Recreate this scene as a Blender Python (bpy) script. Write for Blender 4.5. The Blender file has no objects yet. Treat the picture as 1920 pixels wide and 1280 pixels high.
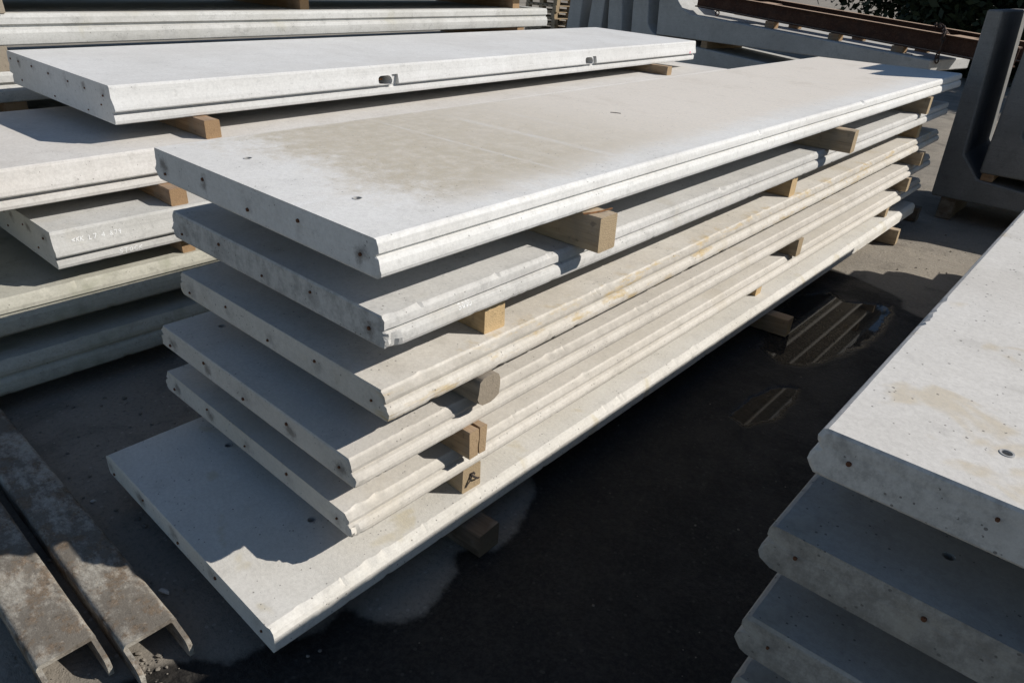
import bpy, bmesh, math, random
import numpy as np
from mathutils import Matrix, Vector

# ------------------------------------------------------------------ camera, sky, sun
scene = bpy.context.scene
COL = scene.collection
G0 = 1.25                                   # height of the top slab's face above the ground

cam_data = bpy.data.cameras.new("camera")
cam = bpy.data.objects.new("camera", cam_data)
COL.objects.link(cam)
scene.camera = cam
cam_data.sensor_width = 36.0
cam_data.lens = 1330.1 * 36.0 / 1920.0
cam_data.clip_start = 0.02
cam_data.clip_end = 600.0
RX = Vector((0.745184, 0.665045, 0.049154))
RY = Vector((0.344957, -0.321343, -0.881898))
RZ = Vector((-0.570706, 0.674132, -0.468872))
mw = Matrix(((RX[0], -RY[0], -RZ[0], 1.324837),
             (RX[1], -RY[1], -RZ[1], -1.030483),
             (RX[2], -RY[2], -RZ[2], 0.610725 + G0),
             (0, 0, 0, 1)))
cam.matrix_world = mw
cam_data.dof.use_dof = False

SUN_DIR = Vector((-1.07, -0.94, -1.0)).normalized()     # the way the light travels
to_sun = -SUN_DIR
elev = math.asin(to_sun.z)
azim = math.atan2(to_sun.x, to_sun.y)

world = bpy.data.worlds.new("World")
scene.world = world
world.use_nodes = True
wn = world.node_tree
wn.nodes.clear()
w_out = wn.nodes.new("ShaderNodeOutputWorld")
w_bg = wn.nodes.new("ShaderNodeBackground")
w_sky = wn.nodes.new("ShaderNodeTexSky")
w_sky.sky_type = 'NISHITA'
w_sky.sun_disc = False
w_sky.sun_elevation = elev
w_sky.sun_rotation = azim
w_sky.air_density = 1.0
w_sky.dust_density = 0.2
w_sky.ozone_density = 2.5
w_bg.inputs[1].default_value = 0.068
wn.links.new(w_sky.outputs[0], w_bg.inputs[0])
wn.links.new(w_bg.outputs[0], w_out.inputs[0])

sun_data = bpy.data.lights.new("sun", 'SUN')
sun_data.energy = 4.5
sun_data.angle = math.radians(0.55)
sun_data.color = (1.0, 0.955, 0.895)
sun = bpy.data.objects.new("sun", sun_data)
COL.objects.link(sun)
sun.rotation_euler = SUN_DIR.to_track_quat('-Z', 'Y').to_euler()
sun.location = (6, 4, 8)

scene.cycles.diffuse_bounces = 3
scene.cycles.max_bounces = 6
scene.view_settings.view_transform = 'Standard'
scene.view_settings.look = 'None'
scene.view_settings.exposure = 0.15
scene.view_settings.gamma = 1.0
scene.view_settings.use_curve_mapping = False

rng = np.random.default_rng(7)
random.seed(7)


# ------------------------------------------------------------------ helpers
def tag(o, label=None, cat=None, group=None, kind=None):
    if label: o["label"] = label
    if cat: o["category"] = cat
    if group: o["group"] = group
    o["kind"] = kind or "thing"
    return o


def mesh_obj(name, verts, faces, mat=None, parent=None, smooth_angle=None, recalc=True):
    me = bpy.data.meshes.new(name)
    me.from_pydata([tuple(map(float, v)) for v in verts], [], faces)
    if recalc:
        bm = bmesh.new(); bm.from_mesh(me)
        bmesh.ops.recalc_face_normals(bm, faces=bm.faces)
        bm.to_mesh(me); bm.free()
    if mat: me.materials.append(mat)
    if smooth_angle is not None:
        me.polygons.foreach_set("use_smooth", [True] * len(me.polygons))
        me.set_sharp_from_angle(angle=math.radians(smooth_angle))
    me.update()
    o = bpy.data.objects.new(name, me)
    COL.objects.link(o)
    if parent: o.parent = parent
    return o


def bm_obj(name, bm, mat=None, parent=None, smooth_angle=None):
    me = bpy.data.meshes.new(name)
    bmesh.ops.recalc_face_normals(bm, faces=bm.faces)
    bm.to_mesh(me); bm.free()
    if mat: me.materials.append(mat)
    if smooth_angle is not None:
        me.polygons.foreach_set("use_smooth", [True] * len(me.polygons))
        me.set_sharp_from_angle(angle=math.radians(smooth_angle))
    o = bpy.data.objects.new(name, me)
    COL.objects.link(o)
    if parent: o.parent = parent
    return o


def empty(name, loc=(0, 0, 0), rz=0.0):
    o = bpy.data.objects.new(name, None)
    o.empty_display_size = 0.05
    COL.objects.link(o)
    o.location = loc
    o.rotation_euler = (0, 0, rz)
    return o


def noise1(n, step, rs, octaves=((0.5, 1.0), (0.15, 0.5), (0.05, 0.35))):
    """fractal value noise along a line of n samples spaced `step` metres"""
    out = np.zeros(n)
    x = np.arange(n) * step
    for wl, amp in octaves:
        m = int(n * step / wl) + 4
        k = rs.uniform(-1, 1, m)
        out += amp * np.interp(x / wl + rs.uniform(0, 1), np.arange(m), k)
    return out


# ------------------------------------------------------------------ materials
class NT:
    def __init__(self, name):
        self.mat = bpy.data.materials.new(name)
        self.mat.use_nodes = True
        self.t = self.mat.node_tree
        self.t.nodes.clear()
        self.out = self.t.nodes.new("ShaderNodeOutputMaterial")
        self.bsdf = self.t.nodes.new("ShaderNodeBsdfPrincipled")
        self.t.links.new(self.bsdf.outputs[0], self.out.inputs[0])

    def n(self, kind, **kw):
        nd = self.t.nodes.new(kind)
        for k, v in kw.items(): setattr(nd, k, v)
        return nd

    def link(self, a, b): self.t.links.new(a, b)

    def val(self, sock, v):
        if hasattr(v, "links") or isinstance(v, bpy.types.NodeSocket): self.link(v, sock)
        else: sock.default_value = v

    def math(self, op, a, b=0.0, c=None, clamp=False):
        nd = self.n("ShaderNodeMath", operation=op, use_clamp=clamp)
        self.val(nd.inputs[0], a); self.val(nd.inputs[1], b)
        if c is not None: self.val(nd.inputs[2], c)
        return nd.outputs[0]

    def mix(self, fac, a, b, mode='MIX'):
        nd = self.n("ShaderNodeMix", data_type='RGBA', blend_type=mode)
        self.val(nd.inputs[0], fac)
        for s, v in ((nd.inputs[6], a), (nd.inputs[7], b)):
            if isinstance(v, tuple): s.default_value = (*v[:3], 1.0)
            else: self.link(v, s)
        return nd.outputs[2]

    def ramp(self, x, lo, hi, a=0.0, b=1.0, smooth=True):
        nd = self.n("ShaderNodeMapRange", interpolation_type='SMOOTHSTEP' if smooth else 'LINEAR')
        self.val(nd.inputs[0], x)
        nd.inputs[1].default_value = lo; nd.inputs[2].default_value = hi
        nd.inputs[3].default_value = a; nd.inputs[4].default_value = b
        return nd.outputs[0]

    def coords(self, offset=(0, 0, 0), scale=(1, 1, 1), which="Object"):
        tc = self.n("ShaderNodeTexCoord")
        mp = self.n("ShaderNodeMapping")
        mp.inputs[1].default_value = offset
        mp.inputs[3].default_value = scale
        self.link(tc.outputs[which], mp.inputs[0])
        return mp.outputs[0]

    def noise(self, vec, scale, detail=4, rough=0.55, dist=0.0):
        nd = self.n("ShaderNodeTexNoise")
        self.link(vec, nd.inputs["Vector"])
        nd.inputs["Scale"].default_value = scale
        nd.inputs["Detail"].default_value = detail
        nd.inputs["Roughness"].default_value = rough
        nd.inputs["Distortion"].default_value = dist
        return nd.outputs[0]

    def voronoi(self, vec, scale):
        nd = self.n("ShaderNodeTexVoronoi")
        self.link(vec, nd.inputs["Vector"])
        nd.inputs["Scale"].default_value = scale
        return nd.outputs[0], nd.outputs[1]

    def bump(self, h, strength, dist, prev=None):
        nd = self.n("ShaderNodeBump")
        nd.inputs["Strength"].default_value = strength
        nd.inputs["Distance"].default_value = dist
        self.link(h, nd.inputs["Height"])
        if prev is not None: self.link(prev, nd.inputs["Normal"])
        return nd.outputs[0]

    def done(self, color, rough=0.85, normal=None, metallic=None, spec=None):
        self.val(self.bsdf.inputs["Base Color"], color if not isinstance(color, tuple) else (*color, 1))
        self.val(self.bsdf.inputs["Roughness"], rough)
        if normal is not None: self.link(normal, self.bsdf.inputs["Normal"])
        if metallic is not None: self.val(self.bsdf.inputs["Metallic"], metallic)
        if spec is not None: self.bsdf.inputs["Specular IOR Level"].default_value = spec
        return self.mat


def concrete(name, c1, c2, stain=(0.42, 0.33, 0.17), stain_amt=0.25, stain_th=0.60, pits=0.5, grime=0.35,
             seed=0, smear=None, bumpy=1.0, special=None, smear_amt=0.7, end_dirt=0.4, stain_scale=3.1, band=None):
    m = NT(name)
    tc = m.n("ShaderNodeTexCoord")
    obj = tc.outputs["Object"]
    v = m.coords((seed * 3.7, seed * 1.9, seed * 2.3))
    big = m.noise(v, 1.3, 4, 0.62, 0.4)
    col = m.mix(m.ramp(big, 0.34, 0.66), c1, c2)
    # faint trowel marks drawn out across the slab
    st = m.noise(m.coords((seed, 0, 0), (1.0, 3.2, 3.2)), 2.4, 4, 0.65, 0.6)
    col = m.mix(m.ramp(st, 0.45, 0.75, 0.0, 0.16), col, tuple(x * 0.80 for x in c1))
    # grime blotches and pale bloom
    med = m.noise(v, 8.0, 5, 0.70)
    col = m.mix(m.ramp(med, 0.50, 0.76, 0.0, min(0.7, grime * 1.4)), col, tuple(x * 0.56 for x in c2))
    col = m.mix(m.ramp(med, 0.28, 0.46, 0.30, 0.0), col, tuple(min(0.8, x * 1.18) for x in c1))
    if stain_amt > 0:
        sn = m.noise(v, stain_scale, 3, 0.55, 0.3)
        col = m.mix(m.ramp(sn, stain_th, stain_th + 0.09, 0.0, stain_amt), col, stain)
    sxyz = m.n("ShaderNodeSeparateXYZ"); m.link(obj, sxyz.inputs[0])
    side = m.ramp(sxyz.outputs[0], -0.04, -0.006)
    drip = m.noise(m.coords((seed, seed * 0.3, 0), (4.0, 3.0, 4.0)), 5.0, 5, 0.78)
    col = m.mix(m.math('MULTIPLY', m.ramp(drip, 0.52, 0.74, 0.0, 0.40 + 0.6 * grime), side), col, tuple(x * 0.55 for x in c2))
    col = m.mix(m.math('MULTIPLY', m.ramp(drip, 0.24, 0.42, 0.25, 0.0), side), col, tuple(min(0.76, x * 1.10) for x in c1))
    lines = m.noise(m.coords((0, seed, seed), (1.0, 0.35, 30.0)), 3.0, 3, 0.6)
    col = m.mix(m.math('MULTIPLY', m.ramp(lines, 0.52, 0.70, 0.0, 0.28), side), col, tuple(x * 0.66 for x in c2))
    if band:
        zt, zb, amt = band
        bz_ = m.math('MULTIPLY', m.ramp(sxyz.outputs[2], zb - 0.003, zb + 0.003), m.ramp(sxyz.outputs[2], zt - 0.004, zt, 1.0, 0.0))
        bz_ = m.math('MULTIPLY', m.math('MULTIPLY', bz_, side), m.ramp(drip, 0.30, 0.62, amt * 0.45, amt))
        col = m.mix(bz_, col, tuple(x * 0.56 for x in c2))
    if special: col = special(m, obj, col, v)
    fine = m.noise(v, 75.0, 4, 0.85)
    col = m.mix(m.ramp(fine, 0.36, 0.66, 0.0, 0.34), col, tuple(x * 0.66 for x in c2))
    # pores, gathered in clusters
    vd, vc = m.voronoi(v, 130.0)
    sep = m.n("ShaderNodeSeparateColor"); m.link(vc, sep.inputs[0])
    rare = m.math('GREATER_THAN', m.math('ADD', sep.outputs[0], m.math('MULTIPLY', m.math('SUBTRACT', med, 0.5), 1.5)), 1.02 - 0.13 * pits)
    size = m.math('MULTIPLY', m.math('POWER', sep.outputs[1], 2.0), 0.42)
    pore = m.math('MULTIPLY', m.math('LESS_THAN', vd, size), rare)
    col = m.mix(m.math('MULTIPLY', pore, 0.55 + 0.2 * pits), col, (0.11, 0.10, 0.09))
    if smear:
        x0, sp, zc = smear
        sx = m.n("ShaderNodeSeparateXYZ"); m.link(obj, sx.inputs[0])
        gn = m.n("ShaderNodeNewGeometry")
        vt = m.n("ShaderNodeVectorTransform", vector_type='NORMAL', convert_from='WORLD', convert_to='OBJECT')
        m.link(gn.outputs["True Normal"], vt.inputs[0])
        sn2 = m.n("ShaderNodeSeparateXYZ"); m.link(vt.outputs[0], sn2.inputs[0])
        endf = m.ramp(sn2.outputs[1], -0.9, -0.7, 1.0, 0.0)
        px = m.math('PINGPONG', m.math('SUBTRACT', sx.outputs[0], x0), sp * 0.5)
        dz = m.math('SUBTRACT', sx.outputs[2], zc)
        dd = m.math('SQRT', m.math('ADD', m.math('MULTIPLY', px, px), m.math('MULTIPLY', m.math('MULTIPLY', dz, dz), 1.2)))
        wob = m.noise(v, 26.0, 4, 0.75)
        dd = m.math('ADD', dd, m.math('MULTIPLY', m.math('SUBTRACT', wob, 0.5), 0.10))
        sm = m.math('MULTIPLY', m.math('MULTIPLY', m.ramp(dd, 0.0, 0.042, smear_amt, 0.0), endf), m.ramp(m.noise(v, 2.3, 1, 0.5), 0.35, 0.6, 0.25, 1.0))
        col = m.mix(sm, col, (0.12, 0.10, 0.085))
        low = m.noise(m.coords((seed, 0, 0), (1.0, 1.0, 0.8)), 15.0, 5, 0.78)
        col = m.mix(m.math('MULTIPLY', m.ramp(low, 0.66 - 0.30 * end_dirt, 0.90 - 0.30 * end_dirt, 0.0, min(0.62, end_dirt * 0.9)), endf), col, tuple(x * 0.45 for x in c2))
    h = m.math('ADD', m.math('MULTIPLY', fine, 0.8), m.math('MULTIPLY', med, 0.35))
    zone = m.ramp(big, 0.35, 0.65, 0.35, 1.0)
    nb = m.bump(m.math('MULTIPLY', h, zone), 0.32 * bumpy, 0.006)
    nb = m.bump(m.math('MULTIPLY', pore, -1.0), 0.5, 0.004, nb)
    return m.done(col, 0.9, nb, spec=0.25)


def m1_special(m, obj, col, v):
    s = m.n("ShaderNodeSeparateXYZ"); m.link(obj, s.inputs[0])
    x, y, z = s.outputs
    nz = m.math('SUBTRACT', m.noise(v, 2.6, 5, 0.75, 0.3), 0.5)
    nf = m.math('SUBTRACT', m.noise(v, 16.0, 6, 0.8), 0.5)
    jit = m.math('ADD', m.math('MULTIPLY', nz, 0.55), m.math('MULTIPLY', nf, 0.45))
    yy = m.math('ADD', y, jit)
    xx = m.math('ADD', x, m.math('MULTIPLY', jit, 0.5))
    top = m.ramp(z, -0.012, -0.003)
    rim = m.math('MULTIPLY', m.ramp(xx, -0.26, -0.01, 1.0, 0.0), m.ramp(x, -1.21, -1.16))
    beige = m.math('MULTIPLY', m.math('MULTIPLY', m.ramp(yy, 0.06, 0.62), rim), top)
    col = m.mix(m.math('MULTIPLY', beige, 0.85), col, (0.69, 0.625, 0.54))
    olive = m.math('MULTIPLY', m.ramp(yy, 0.16, 0.46), m.ramp(yy, 0.75, 2.3, 1.0, 0.0))
    olive = m.math('MULTIPLY', m.math('MULTIPLY', olive, rim), m.ramp(nf, -0.22, 0.12, 0.45, 1.0))
    col = m.mix(m.math('MULTIPLY', m.math('MULTIPLY', olive, top), 0.9), col, (0.465, 0.41, 0.31))
    blot = m.math('MULTIPLY', m.math('MULTIPLY', m.ramp(nz, 0.02, 0.20), beige), 0.4)
    col = m.mix(blot, col, (0.53, 0.47, 0.39))
    # pale lines left by removed battens
    for yc, wd, amt, a, b in ((0.90, 0.012, 0.65, -1.2, -0.05), (1.235, 0.026, 0.75, -1.12, 0.0), (1.52, 0.02, 0.35, -1.1, -0.5), (1.02, 0.03, 0.25, -0.7, -0.1), (4.2, 0.03, 0.3, -1.1, -0.3), (5.4, 0.025, 0.35, -1.2, -0.2)):
        d = m.math('ABSOLUTE', m.math('SUBTRACT', m.math('ADD', y, m.math('MULTIPLY', nf, 0.035)), yc))
        line = m.ramp(d, wd * 0.3, wd * 1.2, amt * 0.8, 0.0)
        line = m.math('MULTIPLY', line, m.ramp(x, a, a + 0.25))
        line = m.math('MULTIPLY', line, m.ramp(x, b - 0.2, b, 1.0, 0.25))
        line = m.math('MULTIPLY', m.math('MULTIPLY', line, top), m.ramp(nf, -0.12, 0.10, 0.1, 1.0))
        col = m.mix(line, col, (0.68, 0.66, 0.63))
    # dark scuffs drawn along the width
    sc = m.noise(m.coords((3, 1, 0), (0.9, 6.0, 1.0)), 5.0, 4, 0.65)
    far = m.ramp(y, 1.6, 2.6)
    col = m.mix(m.math('MULTIPLY', m.math('MULTIPLY', m.ramp(sc, 0.62, 0.74, 0.0, 0.5), far), top), col, (0.26, 0.22, 0.18))
    return col


def yellow_special(m, obj, col, v):
    """yellowish rust-water bleeding along the moulded side and the top rim"""
    s = m.n("ShaderNodeSeparateXYZ"); m.link(obj, s.inputs[0])
    nz = m.noise(m.coords((5, 2, 0), (1.0, 1.2, 6.0)), 4.5, 5, 0.7)
    side = m.ramp(s.outputs[0], -0.10, -0.02)
    k = m.math('MULTIPLY', m.ramp(nz, 0.52, 0.68, 0.0, 0.75), side)
    return m.mix(k, col, (0.50, 0.36, 0.15))


M_TOP = concrete("concrete_top_slab", (0.745, 0.735, 0.705), (0.69, 0.675, 0.64), stain_amt=0.0, pits=0.25, grime=0.2, seed=1,
                 smear=(-0.067, 0.268, -0.058), special=m1_special)
M_GREY = concrete("concrete_cool_grey", (0.63, 0.615, 0.58), (0.545, 0.53, 0.495), stain_amt=0.12, pits=0.6, grime=0.35, seed=2,
                  smear=(-0.065, 0.26, -0.055), end_dirt=0.8)
M_BEIGE = concrete("concrete_beige_stained", (0.665, 0.63, 0.565), (0.59, 0.545, 0.47), stain_amt=0.25, pits=0.6, grime=0.3, seed=3,
                   smear=(-0.065, 0.26, -0.055), special=yellow_special, band=(-0.004, -0.040, 0.75))
M_BEIGE2 = concrete("concrete_beige_dusty", (0.65, 0.615, 0.555), (0.575, 0.535, 0.47), stain_amt=0.15, pits=0.4, grime=0.25, seed=4,
                    smear=(-0.065, 0.26, -0.055), band=(-0.004, -0.040, 0.6))
M_CREAM = concrete("concrete_cream", (0.68, 0.645, 0.585), (0.61, 0.57, 0.5), stain_amt=0.12, pits=0.4, grime=0.22, seed=5,
                   smear=(-0.065, 0.26, -0.055), band=(-0.004, -0.038, 0.5))
M_PALE = concrete("concrete_pale_grey", (0.7, 0.675, 0.62), (0.625, 0.595, 0.53), stain=(0.52, 0.44, 0.26), stain_amt=0.45, stain_th=0.60, stain_scale=5.0,
                  pits=0.8, grime=0.22, seed=6, smear=(-0.10, 0.25, -0.045), bumpy=1.3)
M_WHITE = concrete("concrete_white", (0.69, 0.685, 0.665), (0.635, 0.625, 0.6), stain_amt=0.0, pits=0.2, grime=0.14, seed=7,
                   smear=(-0.08, 0.213, -0.045), bumpy=0.7)
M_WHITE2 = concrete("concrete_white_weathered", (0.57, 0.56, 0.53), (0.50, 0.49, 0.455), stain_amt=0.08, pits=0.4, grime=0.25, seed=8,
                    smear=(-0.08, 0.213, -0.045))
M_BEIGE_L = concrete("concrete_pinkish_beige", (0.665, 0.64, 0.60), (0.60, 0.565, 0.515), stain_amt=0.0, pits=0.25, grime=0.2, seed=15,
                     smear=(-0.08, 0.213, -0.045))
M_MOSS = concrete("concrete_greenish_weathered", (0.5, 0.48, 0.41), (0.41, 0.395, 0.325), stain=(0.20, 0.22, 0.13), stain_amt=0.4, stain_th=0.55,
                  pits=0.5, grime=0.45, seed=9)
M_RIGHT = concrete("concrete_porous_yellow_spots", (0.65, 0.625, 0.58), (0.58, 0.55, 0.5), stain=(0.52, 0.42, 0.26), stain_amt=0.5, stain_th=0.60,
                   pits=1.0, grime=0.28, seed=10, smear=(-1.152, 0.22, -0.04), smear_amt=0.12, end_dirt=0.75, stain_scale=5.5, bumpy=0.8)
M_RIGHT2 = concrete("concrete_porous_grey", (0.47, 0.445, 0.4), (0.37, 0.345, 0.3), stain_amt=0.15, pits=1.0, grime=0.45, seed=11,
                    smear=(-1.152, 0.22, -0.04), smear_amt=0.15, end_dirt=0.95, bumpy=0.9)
M_BACK = concrete("concrete_back_stack", (0.58, 0.575, 0.55), (0.5, 0.49, 0.455), stain=(0.45, 0.42, 0.30), stain_amt=0.3, pits=0.6, grime=0.35, seed=12)
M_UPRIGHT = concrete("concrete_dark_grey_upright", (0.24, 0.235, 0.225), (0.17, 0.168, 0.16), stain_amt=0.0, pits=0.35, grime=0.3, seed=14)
M_WALL = concrete("concrete_formwork_grey", (0.50, 0.495, 0.47), (0.42, 0.41, 0.385), stain_amt=0.0, pits=0.35, grime=0.25, seed=13)


def wood(name, c1, c2, end, seed=0, crack=0.5):
    """timber lying along local X: long grain on the sides, rings on the ends"""
    m = NT(name)
    v = m.coords((seed * 1.3, seed * 0.7, seed * 0.4), (0.9, 14.0, 14.0))
    g = m.noise(v, 3.0, 6, 0.65, 0.6)
    col = m.mix(m.ramp(g, 0.32, 0.68), c1, c2)
    v2 = m.coords((seed, seed, 0), (1.2, 60.0, 60.0))
    f = m.noise(v2, 2.5, 4, 0.6)
    col = m.mix(m.ramp(f, 0.55, 0.72, 0.0, 0.5 * crack + 0.2), col, tuple(x * 0.35 for x in c2))
    pat = m.noise(m.coords((seed, 0, 0)), 9.0, 4, 0.6)
    col = m.mix(m.ramp(pat, 0.42, 0.66, 0.0, 0.25 + 0.4 * crack), col, (0.27, 0.24, 0.20))
    col = m.mix(m.ramp(m.noise(m.coords((0, seed, 0)), 26.0, 4, 0.7), 0.56, 0.72, 0.0, 0.5), col, (0.10, 0.085, 0.07))
    tc = m.n("ShaderNodeTexCoord")
    s = m.n("ShaderNodeSeparateXYZ"); m.link(tc.outputs["Object"], s.inputs[0])
    wob = m.math('MULTIPLY', m.noise(m.coords((seed, 0, 0)), 18.0, 3, 0.5), 0.012)
    dy = m.math('ADD', s.outputs[1], 0.03 - 0.015 * (seed % 4))
    dz = m.math('ADD', s.outputs[2], 0.045)
    r = m.math('SQRT', m.math('ADD', m.math('MULTIPLY', dy, dy), m.math('MULTIPLY', dz, dz)))
    ring = m.math('SINE', m.math('MULTIPLY', m.math('ADD', r, wob), 1150.0))
    ecol = m.mix(m.ramp(ring, -0.6, 0.9, 0.0, 0.6), end, tuple(x * 0.62 for x in end))
    ecol = m.mix(m.ramp(m.noise(m.coords((seed, 1, 0)), 45.0, 5, 0.7), 0.5, 0.75, 0.0, 0.6), ecol, tuple(x * 0.45 for x in end))
    gn = m.n("ShaderNodeNewGeometry")
    vt = m.n("ShaderNodeVectorTransform", vector_type='NORMAL', convert_from='WORLD', convert_to='OBJECT')
    m.link(gn.outputs["True Normal"], vt.inputs[0])
    sn = m.n("ShaderNodeSeparateXYZ"); m.link(vt.outputs[0], sn.inputs[0])
    isend = m.ramp(m.math('ABSOLUTE', sn.outputs[0]), 0.7, 0.85)
    col = m.mix(isend, col, ecol)
    nb = m.bump(f, 0.5, 0.004)
    nb = m.bump(g, 0.3, 0.006, nb)
    return m.done(col, 0.85, nb, spec=0.2)


W_PINE = wood("wood_fresh_pine", (0.52, 0.37, 0.20), (0.42, 0.28, 0.14), (0.58, 0.42, 0.23), 1, 0.2)
W_BROWN = wood("wood_brown", (0.40, 0.29, 0.185), (0.29, 0.20, 0.125), (0.42, 0.30, 0.18), 2)
W_GREY = wood("wood_weathered_grey", (0.30, 0.26, 0.21), (0.20, 0.17, 0.135), (0.33, 0.28, 0.215), 3, 1.0)
W_TAN = wood("wood_tan", (0.44, 0.35, 0.245), (0.33, 0.255, 0.17), (0.42, 0.32, 0.20), 4, 0.6)
W_DARK = wood("wood_dark_wet", (0.16, 0.12, 0.085), (0.10, 0.075, 0.055), (0.15, 0.12, 0.085), 5, 0.8)
W_ORANGE = wood("wood_orange", (0.34, 0.215, 0.125), (0.25, 0.15, 0.085), (0.36, 0.235, 0.13), 6, 0.4)
WOODS = {"pine": W_PINE, "brown": W_BROWN, "grey": W_GREY, "tan": W_TAN, "dark": W_DARK, "orange": W_ORANGE}


def make_rust(name, steel, rust, dust, amt=0.5, seed=0, dusty=0.5, top_dust=0.0, grit=0.4, blot=1.0):
    m = NT(name)
    v = m.coords((seed * 2.1, seed, 0))
    n1 = m.noise(v, 5.0 * blot, 5, 0.74, 0.1)
    n2 = m.noise(v, 60.0, 5, 0.8)
    n3 = m.noise(m.coords((seed, 0, 0), (0.6, 1.0, 1.0)), 8.0, 6, 0.8, 0.1)
    rc = m.mix(m.ramp(n2, 0.35, 0.65), rust, tuple(x * 0.5 for x in rust))
    col = m.mix(m.ramp(n1, 0.62 - 0.3 * amt, 0.74 - 0.3 * amt), steel, rc)
    dm = m.ramp(n3, 0.40, 0.66, 0.0, dusty)
    if top_dust > 0:
        gn = m.n("ShaderNodeNewGeometry")
        sp = m.n("ShaderNodeSeparateXYZ"); m.link(gn.outputs["True Normal"], sp.inputs[0])
        up = m.ramp(sp.outputs[2], 0.6, 0.9, 0.0, top_dust)
        dm = m.math('MAXIMUM', dm, m.math('MULTIPLY', up, m.ramp(n3, 0.25, 0.55, 0.6, 1.0)))
    col = m.mix(dm, col, dust)
    col = m.mix(m.ramp(n2, 0.54, 0.70, 0.0, grit), col, tuple(x * 0.35 for x in steel))
    col = m.mix(m.ramp(n2, 0.30, 0.42, grit * 0.6, 0.0), col, tuple(min(0.7, x * 1.35) for x in dust))
    nb = m.bump(n2, 0.6, 0.005)
    nb = m.bump(n1, 0.3, 0.01, nb)
    return m.done(col, 0.85, nb, metallic=0.0, spec=0.25)


RUST_CH = make_rust("steel_channel_dirty", (0.13, 0.11, 0.088), (0.18, 0.12, 0.072), (0.47, 0.44, 0.375), 0.52, 1, 0.85, 0.15, 0.65, 2.6)
RUST_BEAM = make_rust("steel_beam_rust", (0.040, 0.020, 0.015), (0.075, 0.034, 0.022), (0.46, 0.33, 0.23), 0.7, 2, 0.05, 0.9, 0.2)
RUST_DARK = make_rust("iron_dark", (0.05, 0.04, 0.035), (0.10, 0.05, 0.03), (0.12, 0.09, 0.07), 0.5, 3, 0.2)
RUST_ORANGE = make_rust("wire_rust_orange", (0.30, 0.15, 0.07), (0.36, 0.17, 0.07), (0.34, 0.22, 0.13), 0.8, 4, 0.2)


def flat_mat(name, c, rough=0.8, var=0.3, scale=60.0):
    m = NT(name)
    v = m.coords()
    n = m.noise(v, scale, 4, 0.7)
    col = m.mix(m.ramp(n, 0.3, 0.7), c, tuple(x * (1 - var) for x in c))
    return m.done(col, rough, m.bump(n, 0.3, 0.002), spec=0.2)


STRAND = flat_mat("rusty_strand", (0.17, 0.075, 0.04), 0.8, 0.5, 200)
CHALK = flat_mat("white_chalk", (0.80, 0.80, 0.78), 0.95, 0.18, 300)
PINK = flat_mat("pink_marking_paint", (0.85, 0.22, 0.33), 0.7, 0.1)
GALV = flat_mat("socket_ring_steel", (0.45, 0.44, 0.42), 0.45, 0.2)


# ground
def ground_material():
    m = NT("ground_dusty_hardstanding")
    v = m.coords()
    med = m.noise(v, 3.0, 6, 0.72, 0.4)
    col = m.mix(m.ramp(m.noise(v, 0.45, 4, 0.62, 0.3), 0.38, 0.64), (0.31, 0.275, 0.225), (0.235, 0.21, 0.175))
    col = m.mix(m.ramp(med, 0.48, 0.70, 0.0, 0.6), col, (0.14, 0.125, 0.105))
    col = m.mix(m.ramp(med, 0.26, 0.44, 0.45, 0.0), col, (0.38, 0.345, 0.29))
    fine = m.noise(v, 55.0, 5, 0.8)
    col = m.mix(m.ramp(fine, 0.46, 0.72, 0.0, 0.5), col, (0.085, 0.077, 0.066))
    vd, vc = m.voronoi(v, 48.0)
    sep = m.n("ShaderNodeSeparateColor"); m.link(vc, sep.inputs[0])
    grit = m.math('MULTIPLY', m.math('LESS_THAN', vd, m.math('MULTIPLY', sep.outputs[2], 0.3)), m.math('GREATER_THAN', sep.outputs[1], 0.78))
    col = m.mix(m.math('MULTIPLY', grit, 0.6), col, (0.38, 0.35, 0.30))
    at = m.n("ShaderNodeAttribute"); at.attribute_name = "damp"
    edge = m.math('ADD', at.outputs["Fac"], m.math('MULTIPLY', m.math('SUBTRACT', m.noise(v, 20.0, 5, 0.75), 0.5), 0.55))
    soak = m.ramp(edge, 0.30, 0.62)
    margin = m.ramp(edge, 0.02, 0.40)
    col = m.mix(m.math('MULTIPLY', margin, 0.35), col, (0.12, 0.108, 0.092))
    wcol = m.mix(m.ramp(fine, 0.40, 0.66), (0.019, 0.0175, 0.016), (0.042, 0.038, 0.033))
    wcol = m.mix(m.ramp(m.noise(v, 9.0, 5, 0.75), 0.48, 0.70, 0.0, 0.6), wcol, (0.050, 0.045, 0.039))
    wcol = m.mix(m.math('MULTIPLY', grit, 0.5), wcol, (0.085, 0.078, 0.068))
    col = m.mix(soak, col, wcol)
    ap = m.n("ShaderNodeAttribute"); ap.attribute_name = "pool"
    still = m.ramp(m.math('ADD', ap.outputs["Fac"], m.math('MULTIPLY', m.math('SUBTRACT', med, 0.5), 0.9)), 0.42, 0.66)
    keep = m.math('SUBTRACT', 1.0, still)
    nb = m.bump(m.math('MULTIPLY', fine, keep), 0.6, 0.008)
    nb = m.bump(m.math('MULTIPLY', med, keep), 0.5, 0.03, nb)
    rough = m.math('SUBTRACT', 0.95, m.math('MULTIPLY', soak, m.ramp(med, 0.40, 0.62, 0.55, 0.30)))
    rough = m.math('ADD', m.math('MULTIPLY', rough, keep), m.math('MULTIPLY', still, 0.035))
    return m.done(col, rough, nb, spec=0.17)


GROUND = ground_material()

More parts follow.
